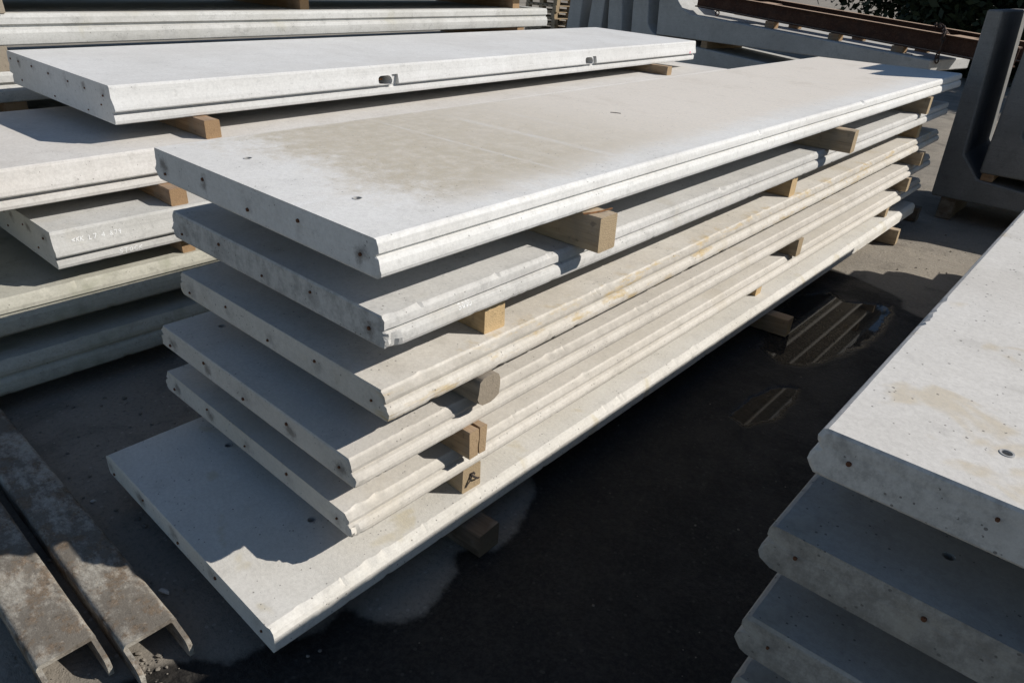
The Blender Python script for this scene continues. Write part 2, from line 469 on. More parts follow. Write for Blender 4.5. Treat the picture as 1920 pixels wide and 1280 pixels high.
# ------------------------------------------------------------------ ground
WET_POLY = [(-0.62, -1.9), (-0.30, -0.62), (-0.25, -0.54), (-0.16, -0.48), (-0.144, -0.376), (-0.07, -0.23), (-0.09, -0.12), (0.02, -0.09),
            (0.085, -0.04), (0.118, 0.05), (0.06, 0.25), (-0.01, 0.285), (0.02, 0.36), (0.09, 0.41), (0.075, 0.55), (-0.02, 0.76), (-0.25, 0.95),
            (-0.55, 1.6), (-0.5, 3.2), (-0.35, 4.2), (-0.05, 4.22), (0.07, 4.19), (0.30, 4.10), (0.45, 4.03), (0.50, 3.86), (0.65, 3.80),
            (1.1, 3.7), (2.6, 3.3), (3.2, 0.5), (2.8, -1.9)]


POOLS = [[(0.10, 2.62), (0.24, 2.50), (0.36, 2.58), (0.46, 2.86), (0.53, 3.25), (0.52, 3.62), (0.44, 3.86), (0.34, 3.80), (0.20, 3.72), (0.06, 3.80), (-0.08, 3.5), (-0.04, 3.0)],
         [(0.28, 1.84), (0.38, 1.80), (0.47, 1.98), (0.48, 2.2), (0.42, 2.36), (0.32, 2.30), (0.27, 2.08)]]


def damp_value(P, poly=None, soft=0.09):
    """0 on dry ground, 1 well inside the wet area"""
    Q = np.array(poly or WET_POLY, float)
    d = np.full(len(P), 1e9); inside = np.zeros(len(P), bool)
    for a, b in zip(Q, np.roll(Q, -1, 0)):
        e = b - a; w = P - a
        t = np.clip((w @ e) / (e @ e), 0, 1)
        d = np.minimum(d, np.hypot(*(w - t[:, None] * e).T))
        c = (a[1] > P[:, 1]) != (b[1] > P[:, 1])
        with np.errstate(divide='ignore', invalid='ignore'):
            xi = (b[0] - a[0]) * (P[:, 1] - a[1]) / (b[1] - a[1]) + a[0]
        inside ^= c & (P[:, 0] < xi)
    sd = np.where(inside, d, -d)
    return np.clip(0.5 + sd / soft, 0, 1)


def ground_sheet():
    # fine facets near the stacks, coarse ones out to the horizon
    xs = np.concatenate([np.linspace(-160, -8, 14), np.linspace(-7, -1.0, 25), np.arange(-0.9, 1.5, 0.02), np.linspace(1.6, 6, 14), np.linspace(8, 120, 12)])
    ys = np.concatenate([np.linspace(-60, -5, 8), np.linspace(-4, -1.4, 9), np.arange(-1.3, 4.6, 0.02), np.linspace(4.8, 12, 25), np.linspace(14, 220, 22)])
    X, Y = np.meshgrid(xs, ys)
    Z = np.full(X.shape, -0.0015)
    V = np.stack([X, Y, Z], -1).reshape(-1, 3)
    nx, ny = len(xs), len(ys)
    I = np.arange(nx * ny).reshape(ny, nx)
    F = np.stack([I[:-1, :-1], I[:-1, 1:], I[1:, 1:], I[1:, :-1]], -1).reshape(-1, 4)
    me = bpy.data.meshes.new("ground")
    me.vertices.add(len(V)); me.vertices.foreach_set("co", V.ravel())
    me.loops.add(F.size); me.loops.foreach_set("vertex_index", F.ravel())
    me.polygons.add(len(F)); me.polygons.foreach_set("loop_start", np.arange(0, F.size, 4)); me.polygons.foreach_set("loop_total", np.full(len(F), 4))
    me.update(calc_edges=True)
    at = me.attributes.new("damp", 'FLOAT', 'POINT')
    at.data.foreach_set("value", damp_value(V[:, :2]).astype(np.float32))
    ap = me.attributes.new("pool", 'FLOAT', 'POINT')
    ap.data.foreach_set("value", np.maximum(damp_value(V[:, :2], POOLS[0], 0.22), damp_value(V[:, :2], POOLS[1], 0.16)).astype(np.float32))
    me.materials.append(GROUND)
    o = bpy.data.objects.new("ground", me); COL.objects.link(o)
    tag(o, "dusty grey brown hardstanding of the storage yard, dark and wet beside the central stack", kind="structure")


ground_sheet()


# ------------------------------------------------------------------ slabs
# moulded long side, from the top rim down: (outward offset m, height fraction, roughness mm)
P_M = [(-0.011, 0.0, 1.5), (-0.005, -0.03, 1.6), (0.001, -0.11, 1.0), (0.003, -0.20, .7), (0.003, -0.345, .7), (-0.008, -0.40, .5), (-0.009, -0.44, .5),
       (0.003, -0.485, .7), (0.009, -0.58, .7), (0.012, -0.70, .8), (0.012, -0.82, .9), (0.009, -0.905, 1.4), (-0.007, -1.0, 1.6)]
P_MB = [(-0.024, 0.0, 2.0), (-0.021, -0.025, 2.8), (-0.009, -0.17, 1.2), (-0.004, -0.27, .8), (-0.004, -0.375, .8), (-0.014, -0.415, .5), (-0.015, -0.46, .5),
        (-0.001, -0.50, .7), (0.007, -0.59, .7), (0.011, -0.71, .7), (0.011, -0.83, .9), (0.008, -0.92, 1.5), (-0.006, -1.0, 1.6)]
P_M6 = [(-0.026, 0.0, 2.4), (-0.016, -0.06, 2.6), (-0.004, -0.20, 1.8), (0.001, -0.34, 1.0), (0.001, -0.6, .7), (0.0, -0.92, .8), (-0.005, -1.0, 1.2)]
P_L = [(-0.012, 0.0, 1.2), (-0.006, -0.02, 1.4), (-0.002, -0.07, .8), (0.003, -0.30, .6), (0.010, -0.42, .6), (0.016, -0.52, .6), (0.018, -0.62, .7),
       (0.015, -0.655, .7), (-0.012, -0.685, .4), (-0.013, -0.74, .4), (0.002, -0.765, .8), (0.004, -0.90, .7), (0.001, -0.975, 1.2), (-0.004, -1.0, 1.2)]
P_B = [(-0.012, 0.0, 1.6), (-0.002, -0.04, 1.8), (0.004, -0.12, .8), (0.005, -0.33, .8), (-0.014, -0.375, .5), (-0.014, -0.45, .5), (0.004, -0.485, .9),
       (0.014, -0.62, .8), (0.014, -0.78, .8), (0.008, -0.96, 1.2), (0.000, -1.0, 1.5)]
P_R = [(0.0, 0.0, 2.0), (0.008, -0.05, 1.6), (0.013, -0.16, 1.0), (0.013, -0.30, .8), (0.004, -0.385, .6), (0.004, -0.425, .6), (0.013, -0.50, .8),
       (0.019, -0.61, .8), (0.020, -0.74, .8), (0.014, -0.88, 1.2), (0.004, -0.96, 1.8), (-0.010, -1.0, 2.2)]

STRAND_MESH = None


def strand_mesh():
    global STRAND_MESH
    if STRAND_MESH is None:
        bm = bmesh.new()
        bmesh.ops.create_cone(bm, cap_ends=True, segments=9, radius1=0.0058, radius2=0.005, depth=0.008,
                              matrix=Matrix.Rotation(math.pi / 2, 4, 'X'))
        me = bpy.data.meshes.new("strand_end")
        bm.to_mesh(me); bm.free()
        me.materials.append(STRAND)
        STRAND_MESH = me
    return STRAND_MESH


def slab(label, x, y, zt, yaw, Ln, t, W, prof, mat, seed, group, strands=(), chips=(), rough=1.0, pitch=0.0, step=0.022, name="concrete_slab",
         corner_chip=0.0, end_rough=1.0, strand_scale=1.0):
    rs = np.random.default_rng(seed)
    n = int(Ln / step) + 1
    ys = np.linspace(0, Ln, n)
    k = len(prof)
    side = {}
    for sgn in (1, -1):
        dx = np.zeros((k, n)); dz = np.zeros((k, n))
        low = noise1(n, step, rs, ((0.6, 1.0), (0.25, 0.5)))
        for i, (ox, fz, rg) in enumerate(prof):
            w = noise1(n, step, rs, ((0.16, 0.25), (0.05, 0.5), (0.022, 0.8)))
            rim = 1.0 if (i <= 1 or i >= k - 2) else 0.22
            dx[i] = ox + rg * 0.00022 * rough * rim * w + 0.0002 * low
            dz[i] = fz * t + (0.00015 * rg * rough * rim * noise1(n, step, rs, ((0.12, 0.6), (0.04, 0.7))) if 0 < i < k - 1 else 0)
        dxa, dza = dx, dz
        if sgn == 1:
            for (cy, cw, cd) in chips:
                g = np.exp(-((ys - cy) / cw) ** 2)
                dxa[0] -= cd * g * 1.2; dxa[1] -= cd * g; dxa[2] -= 0.6 * cd * g; dza[1] -= 0.5 * cd * g
        # sharp local spalls on both rims, clustered
        for _ in range(int(Ln * 2.6 * rough)):
            cy = rs.uniform(0, Ln)
            for q in range(rs.integers(1, 4)):
                c2 = cy + rs.normal(0, 0.03); cw = rs.uniform(0.006, 0.014) * (1 if rs.uniform() < 0.8 else 2.2); cd = rs.uniform(0.001, 0.006) * rough
                g = np.clip(1 - np.abs(ys - c2) / cw, 0, 1)
                dxa[0] -= cd * g; dxa[1] -= cd * g * 0.7; dza[1] -= cd * g * 0.25
            cy = rs.uniform(0, Ln); cw = rs.uniform(0.006, 0.02); cd = rs.uniform(0.002, 0.006) * rough
            g = np.clip(1 - np.abs(ys - cy) / cw, 0, 1)
            dxa[-1] -= cd * g; dxa[-2] -= cd * g * 0.8
        if corner_chip > 0 and sgn == 1:
            g = np.clip(1 - ys / 0.05, 0, 1)
            for i in range(k):
                f = 0.12 if i < k * 0.6 else 0.9
                dxa[i] -= corner_chip * f * g * rs.uniform(0.3, 1.5, n)
        side[sgn] = (dxa, dza)
    ring = 2 * k
    V = np.zeros((n, ring, 3))
    for i in range(k):
        V[:, i, 0] = side[1][0][i]; V[:, i, 2] = side[1][1][i]
        V[:, ring - 1 - i, 0] = -W - side[-1][0][i]; V[:, ring - 1 - i, 2] = side[-1][1][i]
    V[:, :, 1] = ys[:, None]
    # the sawn ends are ragged at the rim
    V[0, :, 1] += rs.uniform(-0.002, 0.004, ring) * end_rough
    V[-1, :, 1] += rs.uniform(-0.004, 0.002, ring) * end_rough
    verts = V.reshape(-1, 3)
    faces = []
    for j in range(n - 1):
        a = j * ring; b = a + ring
        for i in range(ring):
            i2 = (i + 1) % ring
            faces.append((a + i, a + i2, b + i2, b + i))
    # ends: a ragged rim of small facets round a flat inner face
    for j, sg in ((0, 1), (n - 1, -1)):
        base = len(verts)
        inner = []
        for i in range(ring):
            p = V[j, i].copy()
            if i < k: p[0] -= 0.007
            else: p[0] += 0.007
            p[2] = -t * 0.5 + (p[2] + t * 0.5) * 0.88
            p[1] = (0.0 if sg == 1 else Ln) + sg * rs.uniform(-0.0005, 0.0005)
            inner.append(p)
        verts = np.vstack([verts, np.array(inner)])
        for i in range(ring):
            i2 = (i + 1) % ring
            faces.append((j * ring + i, base + i, base + i2, j * ring + i2))
        # strips between the right and left halves of the ring
        for i in range(k - 1):
            faces.append((base + i, base + i + 1, base + ring - 2 - i, base + ring - 1 - i))
    o = mesh_obj(name, verts, faces, mat, smooth_angle=15)
    for p in o.data.polygons:
        if abs(p.normal.z) > 0.995 or abs(p.normal.y) > 0.9: p.use_smooth = False
    o.location = (x, y, zt)
    o.rotation_euler = (pitch, 0, yaw)
    tag(o, label, "slab", group)
    sm = None
    for (sx, sz) in strands:
        s = bpy.data.objects.new("strand_end", strand_mesh())
        COL.objects.link(s); s.parent = o
        s.location = (sx, -0.0005, sz)
        s.rotation_euler = (0, rs.uniform(0, 3), 0)
        sc = rs.uniform(0.7, 1.15) * strand_scale; s.scale = (sc, 1, sc)
    return o


def cut(o, cutters):
    """cut real openings; cutters are bmeshes in the slab's local space"""
    for bm in cutters:
        me = bpy.data.meshes.new("cutter"); bmesh.ops.recalc_face_normals(bm, faces=bm.faces); bm.to_mesh(me); bm.free()
        c = bpy.data.objects.new("cutter", me); COL.objects.link(c)
        c.matrix_world = Matrix.LocRotScale(o.location, o.rotation_euler, None)
        md = o.modifiers.new("cut", 'BOOLEAN'); md.operation = 'DIFFERENCE'; md.object = c; md.solver = 'EXACT'
        bpy.context.view_layer.update()
        dg = bpy.context.evaluated_depsgraph_get()
        new = bpy.data.meshes.new_from_object(o.evaluated_get(dg))
        o.modifiers.clear()
        old = o.data; nm = old.name
        if len(new.polygons) > 50:
            o.data = new; bpy.data.meshes.remove(old); o.data.name = nm
        bpy.data.objects.remove(c); bpy.data.meshes.remove(me)
    o.data.set_sharp_from_angle(angle=math.radians(15))
    for p in o.data.polygons:
        if abs(p.normal.z) > 0.995 or abs(p.normal.y) > 0.9: p.use_smooth = False


def cyl_bm(x, y, r, z0, z1, seg=18):
    bm = bmesh.new()
    bmesh.ops.create_cone(bm, cap_ends=True, segments=seg, radius1=r, radius2=r, depth=z1 - z0,
                          matrix=Matrix.Translation((x, y, (z0 + z1) / 2)))
    return bm


def box_bm(x0, x1, y0, y1, z0, z1):
    bm = bmesh.new()
    bmesh.ops.create_cube(bm, size=1.0, matrix=Matrix.LocRotScale(((x0 + x1) / 2, (y0 + y1) / 2, (z0 + z1) / 2), None, (x1 - x0, y1 - y0, z1 - z0)))
    return bm


def ring_part(parent, x, y, r, name="socket_ring", z=0.0, mat=None):
    bm = bmesh.new()
    seg = 20
    prof = [(r - 0.0025, -0.02), (r - 0.0025, 0.0012), (r + 0.0005, 0.0015), (r + 0.0015, 0.0), (r + 0.0002, -0.02)]
    rows = []
    for a in range(seg):
        c, s = math.cos(2 * math.pi * a / seg), math.sin(2 * math.pi * a / seg)
        rows.append([bm.verts.new((x + p * c, y + p * s, z + h)) for p, h in prof])
    for a in range(seg):
        A, B = rows[a], rows[(a + 1) % seg]
        for i in range(len(prof)):
            i2 = (i + 1) % len(prof)
            bm.faces.new((A[i], A[i2], B[i2], B[i]))
    return bm_obj(name, bm, mat or GALV, parent, 40)


MX = (-1.138, -0.869, -0.609, -0.341, -0.067)
MZ = (-0.080, -0.040, -0.075, -0.040, -0.058)
G_M = "slabs of the central stack"
G_L = "slabs of the stack left of centre"
G_B = "slabs of the rear stack"
G_R = "slabs of the stack at the right edge"

m_slabs = [
    # x, y, z, yaw, L, t, W
    (0.0, 0.0, 0.0, 0.0, 6.06, 0.109, 1.2), (-0.019, 0.03, -0.232, 0.002, 6.04, 0.101, 1.196), (-0.002, 0.012, -0.452, 0.004, 6.03, 0.097, 1.19),
    (-0.038, -0.088, -0.655, -0.003, 6.08, 0.096, 1.189), (-0.059, -0.098, -0.860, -0.005, 6.06, 0.091, 1.191), (-0.02, -0.404, -1.059, -0.007, 6.17, 0.091, 1.139)]
m_lab = ["topmost slab of the central stack, with brownish damp patch and pale cross lines",
         "grey second slab from the top of the central stack, chalk number on its side",
         "beige third slab from the top of the central stack, yellow stains on its edge",
         "dusty beige fourth slab from the top of the central stack",
         "cream fifth slab from the top of the central stack, above the lowest slab",
         "pale lowest slab of the central stack, jutting out furthest towards the camera"]
m_mat = [M_TOP, M_GREY, M_BEIGE, M_BEIGE2, M_CREAM, M_PALE]
m_prof = [P_M, P_M, P_MB, P_MB, P_MB, P_M6]
MS = []
for i, (x, y, z, yaw, Ln, t, W) in enumerate(m_slabs):
    st = [(sx * W / 1.2, sz * t / 0.109) for sx, sz in zip(MX, MZ)]
    MS.append(slab(m_lab[i], x, y, z + G0, yaw, Ln, t, W, m_prof[i], m_mat[i], 20 + i, G_M, st,
                   chips=[((3.62, 0.015, 0.02), (2.2, 0.012, 0.006)), ((1.95, 0.02, 0.012), (3.6, 0.03, 0.008)), ((1.1, 0.02, 0.006), (2.4, 0.02, 0.008)),
                          ((0.9, 0.02, 0.006),), ((0.12, 0.02, 0.008),), ((0.35, 0.02, 0.006),)][i],
                   rough=[0.8, 1.2, 1.4, 1.2, 1.2, 1.3][i], pitch=0.0048 if i == 5 else 0.0, corner_chip=[0.0, 0.022, 0.003, 0.004, 0.012, 0.003][i],
                   end_rough=[1.0, 1.8, 1.2, 1.2, 1.2, 1.2][i], step=0.010))
hl = [(0, -0.878, 0.167), (0, -0.299, 0.171), (3, -1.015, 0.155), (5, -0.867, 0.343), (5, -0.303, 0.331)]
for i in (0, 3, 5):
    cut(MS[i], [cyl_bm(px, py, 0.014, -0.06, 0.02) for (k, px, py) in hl if k == i])
for (k, px, py) in hl:
    ring_part(MS[k], px, py, 0.014)

L_S = [(-2.449, 0.356, 0.005, 0.026, 6.0, 0.183, 1.30), (-2.192, -0.85, -0.248, 0.003, 7.25, 0.174, 1.264), (-2.047, -0.152, -0.504, 0.006, 6.07, 0.169, 1.26),
       (-2.074, -1.1, -0.757, -0.006, 6.9, 0.162, 1.257), (-2.013, -1.1, -1.006, -0.006, 6.9, 0.154, 1.256)]
l_lab = ["white topmost slab of the left stack, with two square side pockets and strand ends",
         "white second slab from the top of the left stack, half under the topmost slab",
         "white third slab of the left stack with chalk writing on its edge",
         "weathered fourth slab of the left stack, its rim sunlit in patches",
         "greenish lowest slab of the left stack in deep shade"]
LS = []
up8 = [(-1.346 + 0.0, -0.040), (-1.143, -0.040), (-0.951, -0.040), (-0.727, -0.046), (-0.48, -0.049), (-0.283, -0.052), (-0.08, -0.057), (-1.152, -0.142),
       (-0.703, -0.158), (-0.291, -0.159), (-0.118, -0.105)]
up8 = [(max(a, -1.26), max(b, -0.165)) for a, b in up8]
for i, (x, y, z, yaw, Ln, t, W) in enumerate(L_S):
    st = up8 if i == 0 else ([(-1.1, -.05), (-.85, -.05), (-.6, -.05), (-.35, -.05), (-.1, -.05), (-.6, -.12), (-.2, -.12)] if i == 2 else ())
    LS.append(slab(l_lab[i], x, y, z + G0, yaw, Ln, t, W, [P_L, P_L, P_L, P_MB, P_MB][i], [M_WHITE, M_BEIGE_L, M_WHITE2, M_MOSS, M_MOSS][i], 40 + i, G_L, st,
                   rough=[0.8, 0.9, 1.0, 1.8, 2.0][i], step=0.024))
LS[0].rotation_euler = (-0.003, 0.020, 0.026)
L1K = 0.97
# side pockets of the top left slab
pk = [(1.728, 0.16), (4.04, 0.16)]
def slot_bm(y0, y1, z0, z1, depth):
    bm = bmesh.new()
    rr = (z1 - z0) / 2; zc = (z0 + z1) / 2
    prof = [(y1 - rr + rr * math.cos(a), zc + rr * math.sin(a)) for a in np.linspace(-math.pi / 2, math.pi / 2, 7)] + \
           [(y0 + rr + rr * math.cos(a), zc + rr * math.sin(a)) for a in np.linspace(math.pi / 2, 1.5 * math.pi, 7)]
    A = [bm.verts.new((0.06, p, q)) for p, q in prof]; B = [bm.verts.new((-depth, p, q)) for p, q in prof]
    bm.faces.new(A); bm.faces.new(B[::-1])
    for i in range(len(prof)): bm.faces.new((A[i], A[(i + 1) % len(prof)], B[(i + 1) % len(prof)], B[i]))
    return bm


cut(LS[0], [slot_bm(yc - 0.085, yc + 0.03, -0.121, -0.064, 0.14) for yc, w in pk] +
    [box_bm(-0.012, 0.06, yc + 0.034, yc + 0.085, -0.126, -0.060) for yc, w in pk])
for yc, w in pk:
    # sleeve inside each pocket: a short rusty loop of bar
    bm = bmesh.new()
    pts = [(-0.10, yc - 0.03, -0.095), (-0.05, yc - 0.03, -0.093), (-0.04, yc - 0.015, -0.093), (-0.05, yc, -0.093), (-0.10, yc, -0.095)]
    rows = []
    for p in pts:
        rows.append([bm.verts.new((p[0] + 0.0, p[1] + 0.006 * math.cos(a), p[2] + 0.006 * math.sin(a))) for a in np.linspace(0, 2 * math.pi, 7)[:-1]])
    for A, B in zip(rows, rows[1:]):
        for i in range(6): bm.faces.new((A[i], A[(i + 1) % 6], B[(i + 1) % 6], B[i]))
    bm_obj("lifting_loop", bm, RUST_ORANGE, LS[0], 60)
bm = bmesh.new()
bmesh.ops.create_circle(bm, cap_ends=True, radius=0.012, segments=10, matrix=Matrix.Translation((0.0182, 5.87, -0.105)) @ Matrix.Rotation(math.pi / 2, 4, 'Y'))
bmesh.ops.solidify(bm, geom=bm.faces[:], thickness=0.0012)
bm_obj("paint_spot", bm, PINK, LS[0])
CAM = Vector((1.324837, -1.030483, 0.610725 + G0))
LS[0].location = CAM + (Vector(LS[0].location) - CAM) * L1K
LS[0].scale = (L1K, L1K, L1K)

# rear stack: only its camera-facing side shows above and left of the left stack
bz = [1.740, 1.463, 1.150, 0.872, 0.594, 0.316]
b_lab = ["topmost slab of the rear stack, cut off by the top of the picture", "pale slab along the top edge of the picture, with a grooved side",
         "weathered slab showing just below it at the left edge of the picture", "fourth slab down in the rear stack", "fifth slab down in the rear stack",
         "lowest slab of the rear stack"]
BS = []
for i, z in enumerate(bz[:4]):
    BS.append(slab(b_lab[i], -3.86 + [0.01, 0, 0.01, -0.02][i], -0.66, z, 0.006, 6.07, 0.172, 1.2, P_B, M_BACK, 60 + i, G_B, rough=1.3, step=0.03))

R_S = [(2.285, 0.109, 1.179, -0.001, 5.1), (2.253, 0.0905, 0.950, -0.002, 5.12), (2.258, 0.0905, 0.722, 0.012, 5.1), (2.26, 0.127, 0.493, 0.004, 5.1),
       (2.25, 0.12, 0.264, 0.0, 5.1)]
r_lab = ["sunlit topmost slab of the right-hand stack, pitted and yellow spotted", "second slab from the top of the right-hand stack, bluish in shade",
         "third slab of the right-hand stack in the bottom right corner", "fourth slab of the right-hand stack, barely showing at the bottom edge",
         "lowest slab of the right-hand stack, below the bottom edge"]
RT = 0.098
RS = []
for i, (x, y, z, yaw, Ln) in enumerate(R_S):
    st = [(-1.152 + 0.22 * q, -0.047 + (0.016 if q else 0)) for q in range(6)]
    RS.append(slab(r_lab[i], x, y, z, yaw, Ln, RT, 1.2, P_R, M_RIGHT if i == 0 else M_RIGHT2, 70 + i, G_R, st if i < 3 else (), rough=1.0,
                   chips=((0.6, 0.02, 0.006), (1.6, 0.03, 0.006)), step=0.010, end_rough=1.5, strand_scale=0.8))
cut(RS[0], [cyl_bm(-0.956, 0.152, 0.011, -0.06, 0.02)])
ring_part(RS[0], -0.956, 0.152, 0.011)
cut(RS[1], [cyl_bm(-0.938, 0.151, 0.011, -0.06, 0.02)])

# chalk lettering: strokes on a unit box per letter
GL = {"S": [[(1, .9), (.5, 1), (.1, .75), (.8, .4), (.6, .05), (0, .1)]], "5": [[(1, 1), (.2, .95), (.15, .6), (.8, .5), (.85, .2), (.5, 0), (0, .08)]],
      "0": [[(.5, 1), (.1, .6), (.3, .05), (.8, .3), (.85, .8), (.5, 1)]], "D": [[(.15, 1), (.2, 0), (.8, .25), (.85, .75), (.15, 1)]],
      "T": [[(0, 1), (1, 1)], [(.5, 1), (.5, 0)]], "O": [[(.5, 1), (.1, .6), (.3, .05), (.8, .3), (.85, .8), (.5, 1)]],
      "C": [[(1, .9), (.4, 1), (.05, .5), (.4, 0), (1, .12)]], "K": [[(.1, 1), (.1, 0)], [(.95, 1), (.15, .5), (1, 0)]],
      "L": [[(.1, 1), (.1, 0), (.8, .05)]], "7": [[(0, 1), (1, 1), (.4, 0)]], "4": [[(.7, 0), (.75, 1), (0, .35), (1, .4)]],
      "8": [[(.5, .52), (.15, .8), (.5, 1), (.85, .78), (.5, .52), (.1, .2), (.5, 0), (.9, .22), (.5, .52)]], "9": [[(.9, .7), (.4, .5), (.15, .8), (.6, 1), (.9, .7), (.6, 0)]],
      "6": [[(.8, 1), (.2, .5), (.2, .1), (.7, .05), (.8, .4), (.25, .45)]], ".": [[(.4, 0), (.5, .06)]], "<": [[(1, .85), (0, .5), (1, .2)]], " ": []}


def chalk(text, parent, y0, z0, h, wd, x_of_z, width=0.0022, lift=0.0015, slant=0.0, rise=0.0):
    bm = bmesh.new()
    rs = random.Random(len(text) * 7)
    cy = y0
    for ch in text:
        for stroke in GL[ch]:
            P = [(cy + wd * 0.8 * u + slant * v * h, z0 + v * h + rise * (cy - y0)) for u, v in stroke]
            for (a, b) in zip(P, P[1:]):
                d = Vector((b[0] - a[0], b[1] - a[1]))
                if d.length < 1e-6: continue
                nn = Vector((-d.y, d.x)).normalized() * width * rs.uniform(0.4, 0.65)
                q = [(a[0] + nn.x, a[1] + nn.y), (b[0] + nn.x, b[1] + nn.y), (b[0] - nn.x, b[1] - nn.y), (a[0] - nn.x, a[1] - nn.y)]
                top = [bm.verts.new((x_of_z(zz) + lift, yy, zz)) for yy, zz in q]
                bot = [bm.verts.new((x_of_z(zz) - 0.001, yy, zz)) for yy, zz in q]
                bm.faces.new(top); bm.faces.new(bot[::-1])
                for i in range(4): bm.faces.new((top[i], top[(i + 1) % 4], bot[(i + 1) % 4], bot[i]))
        cy += wd * rs.uniform(0.95, 1.1)
    return bm_obj("chalk_lettering", bm, CHALK, parent)


def side_x(prof, t):
    zs = [f * t for _, f, _ in prof][::-1]; xs = [o for o, _, _ in prof][::-1]
    return lambda z: float(np.interp(z, zs, xs))


sx2 = side_x(P_M, 0.101)
chalk("500D", MS[1], 0.268, -0.059, 0.013, 0.0145, sx2, 0.0022, 0.001, 0.3, 0.0)
sx3 = side_x(P_L, 0.169)
chalk("<KK L7 4.879", LS[2], 0.075, -0.058, 0.019, 0.0175, sx3, 0.0032, 0.0012, 0.2, -0.02)
chalk("STOCK", LS[2], 0.258, -0.158, 0.021, 0.021, sx3, 0.0034, 0.0012, 0.1, 0.0)


# ------------------------------------------------------------------ timbers
def timber(label, x_end, yc, z0, h, w, ln, mat, yaw=0.0, seed=0, kind="square", group="timber spacers between the slabs", name="timber_spacer", pitch=0.0):
    """a bearer whose cut end sits at x_end, lying towards -X, underside at z0"""
    rs = np.random.default_rng(seed + 500)
    bm = bmesh.new()
    nseg = 14
    if kind == "round":
        prof = []
        for a in np.linspace(0, 2 * math.pi, 19)[:-1]:
            py = w * 0.5 * math.cos(a); pz = h * 0.5 * math.sin(a)
            # square off the side away from the camera and the underside
            q = (abs(math.cos(a)) ** 3.2 + abs(math.sin(a)) ** 3.2) ** (-1 / 3.2)
            py, pz = w * 0.5 * q * math.cos(a), h * 0.5 * q * math.sin(a)
            if pz > 0 and py < 0: py *= 0.93; 
            prof.append((py, pz + h * 0.5))
        parts = [prof]
    elif kind == "split":
        g = 0.003
        a, b = -w / 2, w / 2
        s = w * 0.08
        bev = 0.003
        parts = [[(a, bev), (a + bev, 0), (s - g, 0), (s - g - 0.004, h * .3), (s - g + 0.003, h * .6), (s - g - 0.003, h * .97), (s - g - 0.006, h), (a + bev, h), (a, h - bev)],
                 [(s + g, 0), (b - bev, 0), (b, bev), (b, h - bev), (b - bev, h), (s + g + 0.0, h), (s + g + 0.001, h * .62), (s + g - 0.004, h * .3)]]
    else:
        b = 0.004
        parts = [[(-w / 2, b), (-w / 2 + b, 0), (w / 2 - b, 0), (w / 2, b), (w / 2, h - b), (w / 2 - b, h), (-w / 2 + b, h), (-w / 2, h - b)]]
    for prof in parts:
        rows = []
        offs = np.linspace(0, 1, nseg) ** 1.6 * ln
        for j, d in enumerate(offs):
            row = []
            for (py, pz) in prof:
                jy = rs.normal(0, 0.0009); jz = rs.normal(0, 0.0007)
                if pz < 1e-4 or pz > h - 1e-4: jz = 0
                ex = rs.uniform(-0.002, 0.001) if j == 0 else 0
                row.append(bm.verts.new((-d + ex, py + jy, pz + jz)))
            rows.append(row)
        m = len(prof)
        for A, B in zip(rows, rows[1:]):
            for i in range(m): bm.faces.new((A[i], A[(i + 1) % m], B[(i + 1) % m], B[i]))
        bm.faces.new(rows[0]); bm.faces.new(rows[-1][::-1])
    o = bm_obj(name, bm, mat, None, 38)
    o.location = (x_end, yc, z0)
    o.rotation_euler = (0, pitch, yaw)
    tag(o, label, "timber", group)
    return o


def gapz(stack, i, y):
    """underside of slab i and top of slab i+1 at world y"""
    def top(s, extra=0): return s.location.z + math.tan(s.rotation_euler[0]) * (y - s.location.y)
    return top(stack[i + 1]), top(stack[i])


tM = [m[5] for m in m_slabs]
tL = [m[5] for m in L_S]
ordn = ["topmost", "second", "third", "fourth", "fifth", "lowest"]
# (gap index, x_end, y of the corner nearest the camera, width, wood, kind, row, label)
m_timb = [
    (0, 0.080, 0.857, 0.098, "tan", "square", "square tan timber jutting out under the topmost central slab, nearest the camera"),
    (0, 0.105, 3.235, 0.075, "tan", "square", "long tan timber jutting out under the topmost central slab, mid length"),
    (0, 0.016, 5.163, 0.070, "tan", "square", "timber under the topmost central slab near its far end"),
    (1, -0.060, 0.465, 0.094, "pine", "square", "bright pine block under the grey second slab, nearest the camera"),
    (1, -0.050, 2.885, 0.085, "pine", "square", "bright pine block under the grey second slab, mid length"),
    (1, -0.054, 5.405, 0.080, "pine", "square", "pine block under the grey second slab near its far end"),
    (2, 0.016, 0.362, 0.108, "grey", "round", "rounded weathered grey log under the third central slab"),
    (2, 0.030, 5.413, 0.080, "tan", "square", "timber under the third central slab near its far end"),
    (3, 0.000, 0.346, 0.082, "brown", "split", "cracked brown timber under the fourth central slab"),
    (3, -0.016, 3.143, 0.070, "tan", "square", "timber under the fourth central slab, mid length"),
    (3, 0.005, 5.34, 0.075, "tan", "square", "timber under the fourth central slab near its far end"),
    (4, -0.054, 0.374, 0.088, "tan", "square", "tan timber with a bent nail resting on the lowest central slab"),
    (4, -0.083, 2.823, 0.070, "pine", "square", "narrow timber resting on the lowest central slab, mid length"),
    (4, -0.038, 5.099, 0.070, "tan", "square", "timber resting on the lowest central slab near its far end"),
]
T = []
for j, (gi, xe, y0, w, wd, kd, lab) in enumerate(m_timb):
    zb, zt = gapz(MS, gi, y0 + w / 2)
    zt -= tM[gi]
    T.append(timber(lab, xe, y0 + w / 2, zb + 0.0005, zt - zb - 0.001, w, 1.24, WOODS[wd], yaw=[0.0, 0.05, 0.0, -0.02, 0.02, 0, 0.03, 0, 0.0, 0, 0, -0.03, 0, 0][j], seed=j, kind=kd))
